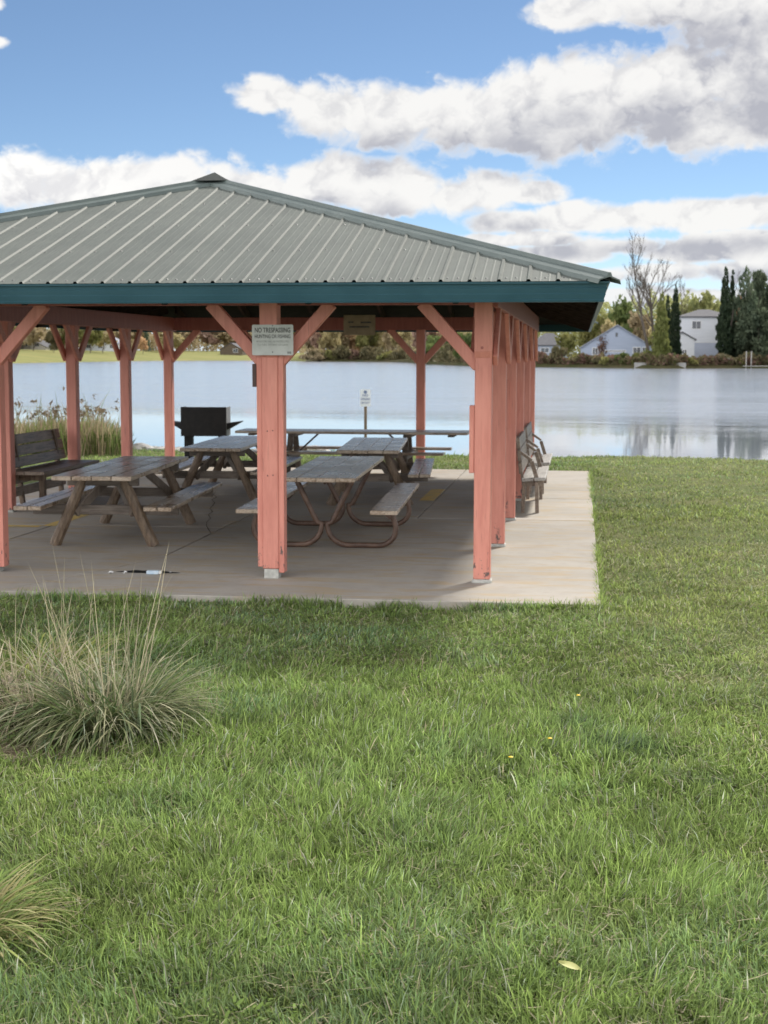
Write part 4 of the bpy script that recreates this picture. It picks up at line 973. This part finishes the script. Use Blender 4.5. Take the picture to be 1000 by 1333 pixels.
def house(px0, px1, s, py_eave, py_ridge, wallm, roofm, label, depth=9, gable=True, wins=(), base_dz=0, oh=.4, upper=None, rz=0, chim=False, name='house'):
    pc = bank_pt((px0+px1)/2, s); w = (px1-px0)/F*pc.y*1.0; he = at(px0, py_eave, pc.y).z-pc.z; hr = at(px0, py_ridge, pc.y).z-pc.z
    t = empty(name, pc, rz, label, 'house'); x = w/2
    if gable:
        mb = MB(); q = [(-x,-1.0),(x,-1.0),(x,he),(0,hr),(-x,he)]; mb.add([(a,0,b_) for a, b_ in q]+[(a,depth,b_) for a, b_ in q], [(0,1,2,3,4),(9,8,7,6,5),(0,5,6,1),(1,6,7,2),(2,7,8,3),(3,8,9,4),(4,9,5,0)])
        mb.build('wall', wallm, t); sl = (hr-he)/x; rf = MB()
        for sg_ in (-1, 1):
            rf.add([(sg_*(x+oh),-oh,he-sl*oh+.05),(0,-oh,hr+.05),(0,depth+oh,hr+.05),(sg_*(x+oh),depth+oh,he-sl*oh+.05),(sg_*(x+oh),-oh,he-sl*oh+.25),(0,-oh,hr+.25),(0,depth+oh,hr+.25),(sg_*(x+oh),depth+oh,he-sl*oh+.25)],
                   [(0,1,2,3),(7,6,5,4),(0,4,5,1),(1,5,6,2),(2,6,7,3),(3,7,4,0)])
        rf.build('roof', roofm, t)
    else:
        MB().box(-x,0,-1.0,x,depth,he).build('wall', wallm, t)
        rf = MB(); o_ = oh; y0, y1, ym = -o_, depth+o_, depth/2; e0, e1 = -x-o_, x+o_; ins = min(x*.8, depth*.45)
        rf.add([(e0,y0,he),(e1,y0,he),(e1,y1,he),(e0,y1,he),(e0,y0,he+.18),(e1,y0,he+.18),(e1,y1,he+.18),(e0,y1,he+.18),(-x+ins,ym,hr),(x-ins,ym,hr)],
               [(3,2,1,0),(0,1,5,4),(1,2,6,5),(2,3,7,6),(3,0,4,7),(4,5,9,8),(5,6,9),(6,7,8,9),(7,4,8)]); rf.build('roof', roofm, t)
    for (fx, z0, z1, ww) in wins:
        o = MB().box(fx*w-ww/2,-.06,z0,fx*w+ww/2,-.004,z1).build('window', M['trim'], t)
        MB().box(fx*w-ww/2+.12,-.075,z0+.12,fx*w-.04,-.062,z1-.12).build('pane', M['glass'], o); MB().box(fx*w+.04,-.075,z0+.12,fx*w+ww/2-.12,-.062,z1-.12).build('pane', M['glass'], o)
    return t
h1 = house(757, 849, 16, 453, 424, M['siding'], M['rooflight'], 'pale blue-grey gabled house on the far bank left of the bare trees', 12, True, [(.27,1.6,2.9,1.6),(-.05,1.9,2.3,5.0),(-.30,1.3,2.8,1.2),(.38,1.6,2.9,1.0)])
MB().box(-.35,-.07,4.9,.1,-.005,5.7).build('gable_vent', M['glass'], h1); c = link('creeper', quads(rng.normal(0, 1, (260,3))*np.array([.45,.12,1.3])+np.array([-2.9,-.15,2.9]), .22, 'creeper', LEAF['redbrush']), h1)
h2 = house(884, 951, 34, 413, 402, M['whitewall'], M['roofgrey'], 'white two-storey house with dark hipped roof beside the tall cedars', 10, False, [(-.17,6.2,7.9,1.9),(.40,6.2,7.6,1.2)])
w2 = 67/F*(shore_d(918)+34); MB().box(-w2*.34,-.09,-.5,w2*.5,-.006,3.4).build('lower_wall', M['bluewall'], h2); MB().box(-w2*.5-.02,-.12,3.42,w2*.5+.02,-.006,3.6).build('band', M['trim'], h2)
house(872, 903, 26, 442, 433, M['whitewall'], M['roofgrey'], 'low white shed with dark roof in front of the two-storey house', 6, True, [(.1,1.2,2.2,1.0)])
house(690, 738, 44, 450, 433, M['siding'], M['roofgrey'], 'grey-roofed bluish house half hidden under the pavilion eave', 10, False, [(-.1,1.2,2.4,2.0),(.25,1.2,2.4,1.2)])
house(944, 966, 40, 432, 424, M['whitewall'], M['roofgrey'], 'small white house showing between the cedars and the dark firs', 8, True, [(.0,1.2,2.4,1.4)])
house(20, 62, 190, 452, 442, M['creamwall'], M['roofgrey'], 'pale house behind the grey trees at the far left shore', 12, True, [(-.2,1.2,2.8,2.0),(.2,1.2,2.8,2.0)])
house(104, 158, 150, 448, 437, M['whitewall'], M['rooflight'], 'long white house on the yellow far lawn', 12, False, [(-.3,1.2,3,2.2),(0,1.2,3,2.2),(.3,1.2,3,2.2)])
house(286, 316, 80, 455, 447, M['barn'], M['roofgrey'], 'dark brown barn beside the red-roofed house across the lake', 14, True, [(.2,1.2,3.2,2.5)])
house(309, 341, 108, 452, 440, M['creamwall'], M['redroof'], 'small pale house with a red roof across the lake', 14, False, [(-.2,1.2,3.4,2.4),(.2,1.2,3.4,2.4)])

# far left shore: trees on the lawn, a wood behind
for i, (px, py, s, w, leaf, kd, lb) in enumerate([
    (44,424,120,34,'tan','sparse','pale leafless-looking tree left of the white far house'), (70,436,100,22,'brush','round','dark round shrub tree at the far left shore'),
    (16,430,100,30,'olive','round','olive tree at the left end of the far shore'), (118,428,95,26,'olive','sparse','small grey-green tree standing before the long white house'),
    (134,424,100,30,'yellow','sparse','thin yellow tree beside the grey-green one on the far lawn'), (72,428,140,18,'fir','fir','dark fir beside the first post gap on the far shore'),
    (186,444,85,17,'orange','round','small round orange tree on the far lawn'), (191,426,130,15,'fir','fir','dark fir behind the round orange tree'),
    (236,430,150,44,'tan','sparse','tan woodland tree behind the lawn left of the barn'), (268,428,160,46,'rust','sparse','rust-coloured woodland tree above the barn'),
    (222,436,120,30,'yellow','sparse','pale yellow tree at the woodland edge behind the far lawn'), (300,430,150,40,'tan','sparse','tan tree rising behind the dark barn'), (335,426,150,40,'rust','sparse','reddish tree above the red roof'),
    (160,428,190,50,'tan','sparse','broad tan tree behind the long white house'), (95,426,190,46,'olive','sparse','olive tree behind the long white house'), (0,426,190,50,'tan','sparse','tan tree at the far left edge of the view'), (30,428,200,50,'tan','sparse','pale tree behind the far left house'),
    (366,428,130,40,'olive','sparse','olive tree hidden behind the sign post'), (-40,424,150,60,'olive','round','olive tree outside the left post'), (-90,420,150,70,'tan','round','tan tree far out on the left shore')]):
    put('shore_tree', px, py-7, s, w*(1.0 if kd in ('fir','round') else 1.45), kd, leaf, lb, 'tree', 'trees on the far left shore', .18, 20+i % 4, 620, .17 if kd != 'fir' else .10, 1.4)
# wooded point in the middle: autumn trees over a dark brush edge
for i, (px, lf, lb) in enumerate(((398,'tan','pale tan tree just right of the sign post'), (412,'rust','russet tree behind the right brace of the sign post'), (428,'yellow','pale yellow tree left of the tan board sign'), (445,'tan','tan tree below the left edge of the tan board sign'),
    (461,'orange','orange tree below the middle of the tan board sign'), (477,'olive','olive tree straight above the blue and white shore sign'), (494,'yellow','golden tree at the right edge of the tan board sign'), (511,'tan','tan tree behind the left brace of the middle rear post'), (529,'yellow','yellow tree between the left brace and the middle rear post'), (556,'rust','russet tree just right of the middle rear post'))):
    put('woodland_tree', px, random.uniform(414, 424), random.uniform(40, 70), random.uniform(34, 46), 'sparse', lf, lb, 'tree', 'autumn trees on the wooded point', .15, 30+i % 5, 900, .15, 1.3)
for i, (px, lf, lb) in enumerate(((408,'tan','tan bush at the left tip of the wooded point'), (424,'olive','olive bush on the water just right of the sign post brace'), (443,'brush','brown bush on the water below the left half of the board sign'), (463,'redbrush','reddish bush on the water below the right half of the board sign'), (482,'brush','brown bush on the water right above the shore sign'),
    (503,'olive','olive bush on the water left of the middle rear post braces'), (525,'brush','brown bush seen between the middle rear post and its left brace'), (563,'green','dark green bush seen under the right brace of the middle rear post'), (584,'brush','brown bush on the water between middle rear post and corner post'), (604,'green','green bush on the water touching the corner post'))):
    put('shore_bush', px, random.uniform(447, 455), random.uniform(2.5, 6) if px < 530 else random.uniform(3, 12), random.uniform(26, 38), 'bush', lf, lb, 'bush', 'bushes edging the wooded point', 0, 40+i % 3, 700, .13, .7)
for px, py, w in ((566, 434, 26), (590, 428, 30), (608, 430, 30)):
    put('woodland_tree', px, py, 30, w, 'round', 'green', {566:'dark green tree left of the corner post brace', 590:'tall dark green tree behind the corner post brace', 608:'dark green tree just left of the corner post'}[px], 'tree', None, .1, 51, 700, .13, 1.4)
# woods too far off to tell the trees apart
def woods(px0, px1, s0, s1, top0, top1, leaf, n, size, label, seedv):
    px = rng.uniform(px0, px1, n); v = vnoise(px, px*0+3, 9.0, seedv)*.6+vnoise(px, px*0, 3.2, seedv+1)*.4
    pts = []
    for p_, k in zip(px, v):
        g_ = bank_pt(p_, rng.uniform(s0, s1)); top = at(p_, top0+(top1-top0)*(1-k), g_.y).z; u_ = rng.random()
        pts.append((g_.x, g_.y, g_.z+(top-g_.z)*u_**.8))
    o = link('far_woods', quads(np.array(pts), size, 'far_woods', LEAF[leaf])); o['kind'] = 'stuff'; o['label'] = label; return o
woods(-160, 400, 190, 260, 420, 438, 'tan', 12000, 1.15, 'pale tan woods behind the far left shore', 3)
woods(-160, 400, 210, 290, 418, 434, 'olive', 5000, 1.1, 'olive woods behind the far left shore', 8)
woods(398, 640, 70, 130, 415, 430, 'tan', 7000, .85, 'tan woods behind the wooded point', 13)
woods(398, 640, 60, 120, 418, 436, 'yellow', 3500, .8, 'pale yellow woods behind the wooded point', 17)
woods(690, 1100, 120, 190, 372, 412, 'palegreen', 15000, .55, 'pale green woods behind the far right houses', 23)
woods(690, 1100, 110, 170, 388, 424, 'olive', 6000, .55, 'olive woods behind the far right houses', 29)
# right bank: bushes at the water
woods(600, 1100, 1.2, 5, 456, 470, 'brush', 9000, .34, 'low brown brush along the far right bank', 33)
woods(600, 1100, 1.2, 5, 458, 472, 'redbrush', 4000, .34, 'low reddish brush along the far right bank', 36)
woods(398, 600, 2, 9, 450, 466, 'brush', 3500, .5, 'low brown brush along the wooded point', 39)
for i, (px, py, lf, lb) in enumerate(((708,456,'redbrush','reddish bush below the half-hidden grey-roofed house'), (726,452,'brush','brown bush right of the half-hidden grey-roofed house'), (746,458,'olive','olive bush left of the gabled house'), (763,460,'redbrush','reddish bush at the left corner of the gabled house'), (781,461,'brush','brown bush below the left window of the gabled house'),
    (797,462,'olive','olive bush below the gable peak of the pale house'), (815,457,'green','dark green bush at the right end of the gabled house'), (832,460,'vine','yellow-green bush at the left end of the sea wall'), (878,461,'green','green bush in front of the low white shed'), (894,463,'olive','olive bush at the right end of the sea wall'), (909,466,'redbrush','reddish bush below the blue lower wall'),
    (926,463,'brush','brown bush below the right corner of the two-storey house'), (943,460,'brush','brown bush at the foot of the tallest cedar'), (958,464,'olive','olive bush between the cedars and the dock'), (971,462,'redbrush','reddish bush just left of the dock posts'), (992,464,'brush','brown bush behind the dock'))):
    put('bank_bush', px, py, random.uniform(1.5, 4), random.uniform(20, 28), 'bush', lf, lb, 'bush', 'bushes along the far right bank', 0, 40+i % 4, 700, .12, .7)
for i, (px, py, s, w, leaf, kd, lb) in enumerate([
    (812,390,90,44,'green','round','rounded grey-green tree above the gabled house roof'), (836,404,70,40,'tan','sparse','tan tree behind the gabled house'), (792,412,60,24,'yellow','round','small yellow tree by the pavilion eave'), (770,404,110,40,'olive','round','olive tree behind the pavilion eave corner'),
    (738,430,26,30,'olive','round','olive tree left of the gabled house'), (893,384,110,40,'palegreen','sparse','pale green tree behind the dark cedar'), (918,380,110,52,'palegreen','sparse','broad pale green tree above the white two-storey house'), (946,392,90,40,'palegreen','sparse','pale green tree right of the two-storey house'),
    (872,396,110,36,'palegreen','sparse','pale green tree behind the vine-covered trunk'), (858,408,60,30,'yellow','sparse','yellow tree behind the bare trunks'), (962,384,44,24,'orange','sparse','orange autumn tree between the cedars and firs'), (852,430,20,26,'olive','sparse','olive tree low behind the bare trunks'),
    (1030,360,30,70,'green','round','green tree beyond the right edge')]):
    put('bank_tree', px, py, s, w, kd, leaf, lb, 'tree', 'leafy trees behind the far right bank', .16, 60+i % 4, 800, .13, 1.5)
for i, (px, py, s, w, lb) in enumerate([(942,346,15,23,'tallest dark columnar cedar on the right bank'), (951,352,17,17,'slightly shorter cedar touching the tallest one'), (878,369,15,19,'lone dark cedar just right of the vine-covered trunk'), (868,381,19,14,'small dark cedar half hidden by the vine-covered trunk')]):
    put('cedar_tree', px, py, s, w, 'cone', 'cedar', lb, 'tree', 'columnar cedars on the right bank', 0, i, 2600, .15, 4.5)
for i, (px, py, s, w, kd, lb) in enumerate([(973,360,14,42,'tall','soft dark fir nearest the cedars'), (999,332,18,52,'tall','tallest soft dark fir at the right edge of the view'), (1030,340,14,66,'tall','dark fir cut off by the right edge'), (961,404,24,30,'fir','short dark fir behind the tallest cedar'), (984,402,9,52,'tall','low wide fir in front of the tallest fir')]):
    put('fir_tree', px, py, s, w, kd, 'fir', lb, 'tree', 'dark firs at the right edge', .06, 70+i, 2600, .10, 1.8)
put('vine_covered_trunk', 860, 379, 5, 26, 'cone', 'vine', 'trunk smothered in yellow-green vines at the water edge', 'tree', None, 0, 80, 2200, .13, 3.2)
put('vine_mound', 846, 452, 3, 34, 'bush', 'vine', 'low mound of vines at the foot of the bare trees', 'bush', None, 0, 81, 700, .13, 1)
bare_tree(847, 302, 8, -.24, 'tall leaning bare tree with two upright tops', 21, .34, 3, .36, 7)
bare_tree(853, 322, 8, .0, 'upright bare tree with spreading twigs beside the leaning one', 33, .42, 3, .55, 8)
bare_tree(886, 352, 45, .06, 'thin bare tree behind the lone cedar', 41, .16, 3, .45, 5)
bare_tree(972, 352, 26, -.03, 'thin bare tree behind the firs', 47, .2, 3, .5, 5)
# low sea wall and a dock with two posts
M['seawall'] = simple('pale_sea_wall', (.28,.275,.26), (.36,.35,.335), 1, rough=.9)
p0, p1 = bank_pt(826, .2), bank_pt(893, .2); MB().bar((p0.x,p0.y,.25), (p1.x,p1.y,.25), .4, 1.1).build('sea_wall', M['seawall']); tag(bpy.data.objects['sea_wall'], 'low pale sea wall at the water below the two-storey house', 'wall')
M['dockwood'] = simple('weathered_dock_boards', (.30,.29,.27), (.40,.39,.36), 2, rough=.9); p = bank_pt(986, -3.5); dk = empty('dock', (p.x, p.y, WATER_Z), R(-6), 'pale wooden dock with two white posts at the far right bank', 'dock')
for i in range(9): MB().box(-2.6+i*.95,-1.2,.38,-1.69+i*.95,1.2,.50).build('deck_board', M['dockwood'], dk)
for x_ in (-2.0, -1.1): MB().box(x_-.09,-.1,-.5,x_+.09,.1,3.2).build('dock_post', M['dockwood'], dk)

# ------------------------------------------------------------------ small things in the lawn
M['petal'] = simple('yellow_petals', (.75,.50,.02), (.85,.6,.03), 30, rough=.6); M['leafy'] = simple('pale_fallen_leaf', (.34,.36,.10), (.44,.43,.17), 14, rough=.6); M['stem'] = simple('green_stem', (.10,.16,.04), (.14,.2,.06), 20)
for px, py, lb in ((665,993,'dandelion flower nearest the viewer in the lawn'), (716,968,'dandelion flower second nearest the viewer'), (753,909,'dandelion flower farthest out in the lawn')):
    p = hit(px, py, 0.02); d = empty('dandelion', (p.x, p.y, lawn_z(p.x, p.y)), 0, lb, 'flower', 'dandelions in the lawn'); hh = .10
    MB().tube([(0,0,0),(0,.004,hh)], .0025, 5).build('stem', M['stem'], d)
    mb = MB()
    for k in range(14):
        a = 2*math.pi*k/14; r = .012; mb.add([(.004*math.cos(a+.4),.004*math.sin(a+.4),hh),(r*math.cos(a+.2),r*math.sin(a+.2),hh+.004),(r*math.cos(a-.2),r*math.sin(a-.2),hh+.004),(0,0,hh+.009)], [(0,1,3),(1,2,3),(2,0,3)])
    mb.build('petals', M['petal'], d)
p = hit(742, 1256, .05); mb = MB(); vs = []
for i in range(7):
    u_ = i/6; wd = .016*math.sin(math.pi*min(.97,max(.04,u_)))**.8; vs += [(-.042+.084*u_, -wd, .004+.010*u_*(1-u_)), (-.042+.084*u_, 0, -.002+.014*u_*(1-u_)), (-.042+.084*u_, wd, .005+.010*u_*(1-u_))]
mb.add(vs, [(3*i+j, 3*i+3+j, 3*i+4+j, 3*i+1+j) for i in range(6) for j in (0, 1)]); o = mb.build('fallen_leaf', M['leafy'], smooth=True); o.location = (p.x, p.y, lawn_z(p.x,p.y)+.085); o.rotation_euler = (.15, .1, -.5)
tag(o, 'pale yellow-green leaf lying on the near grass', 'leaf')
p = hit(98, 994, 0); o = copy_tree(o); o.location = (p.x, p.y, lawn_z(p.x, p.y)+.01); o.rotation_euler = (0, 0, .3); tag(o, 'pale leaf on the bare earth before the large tuft', 'leaf')
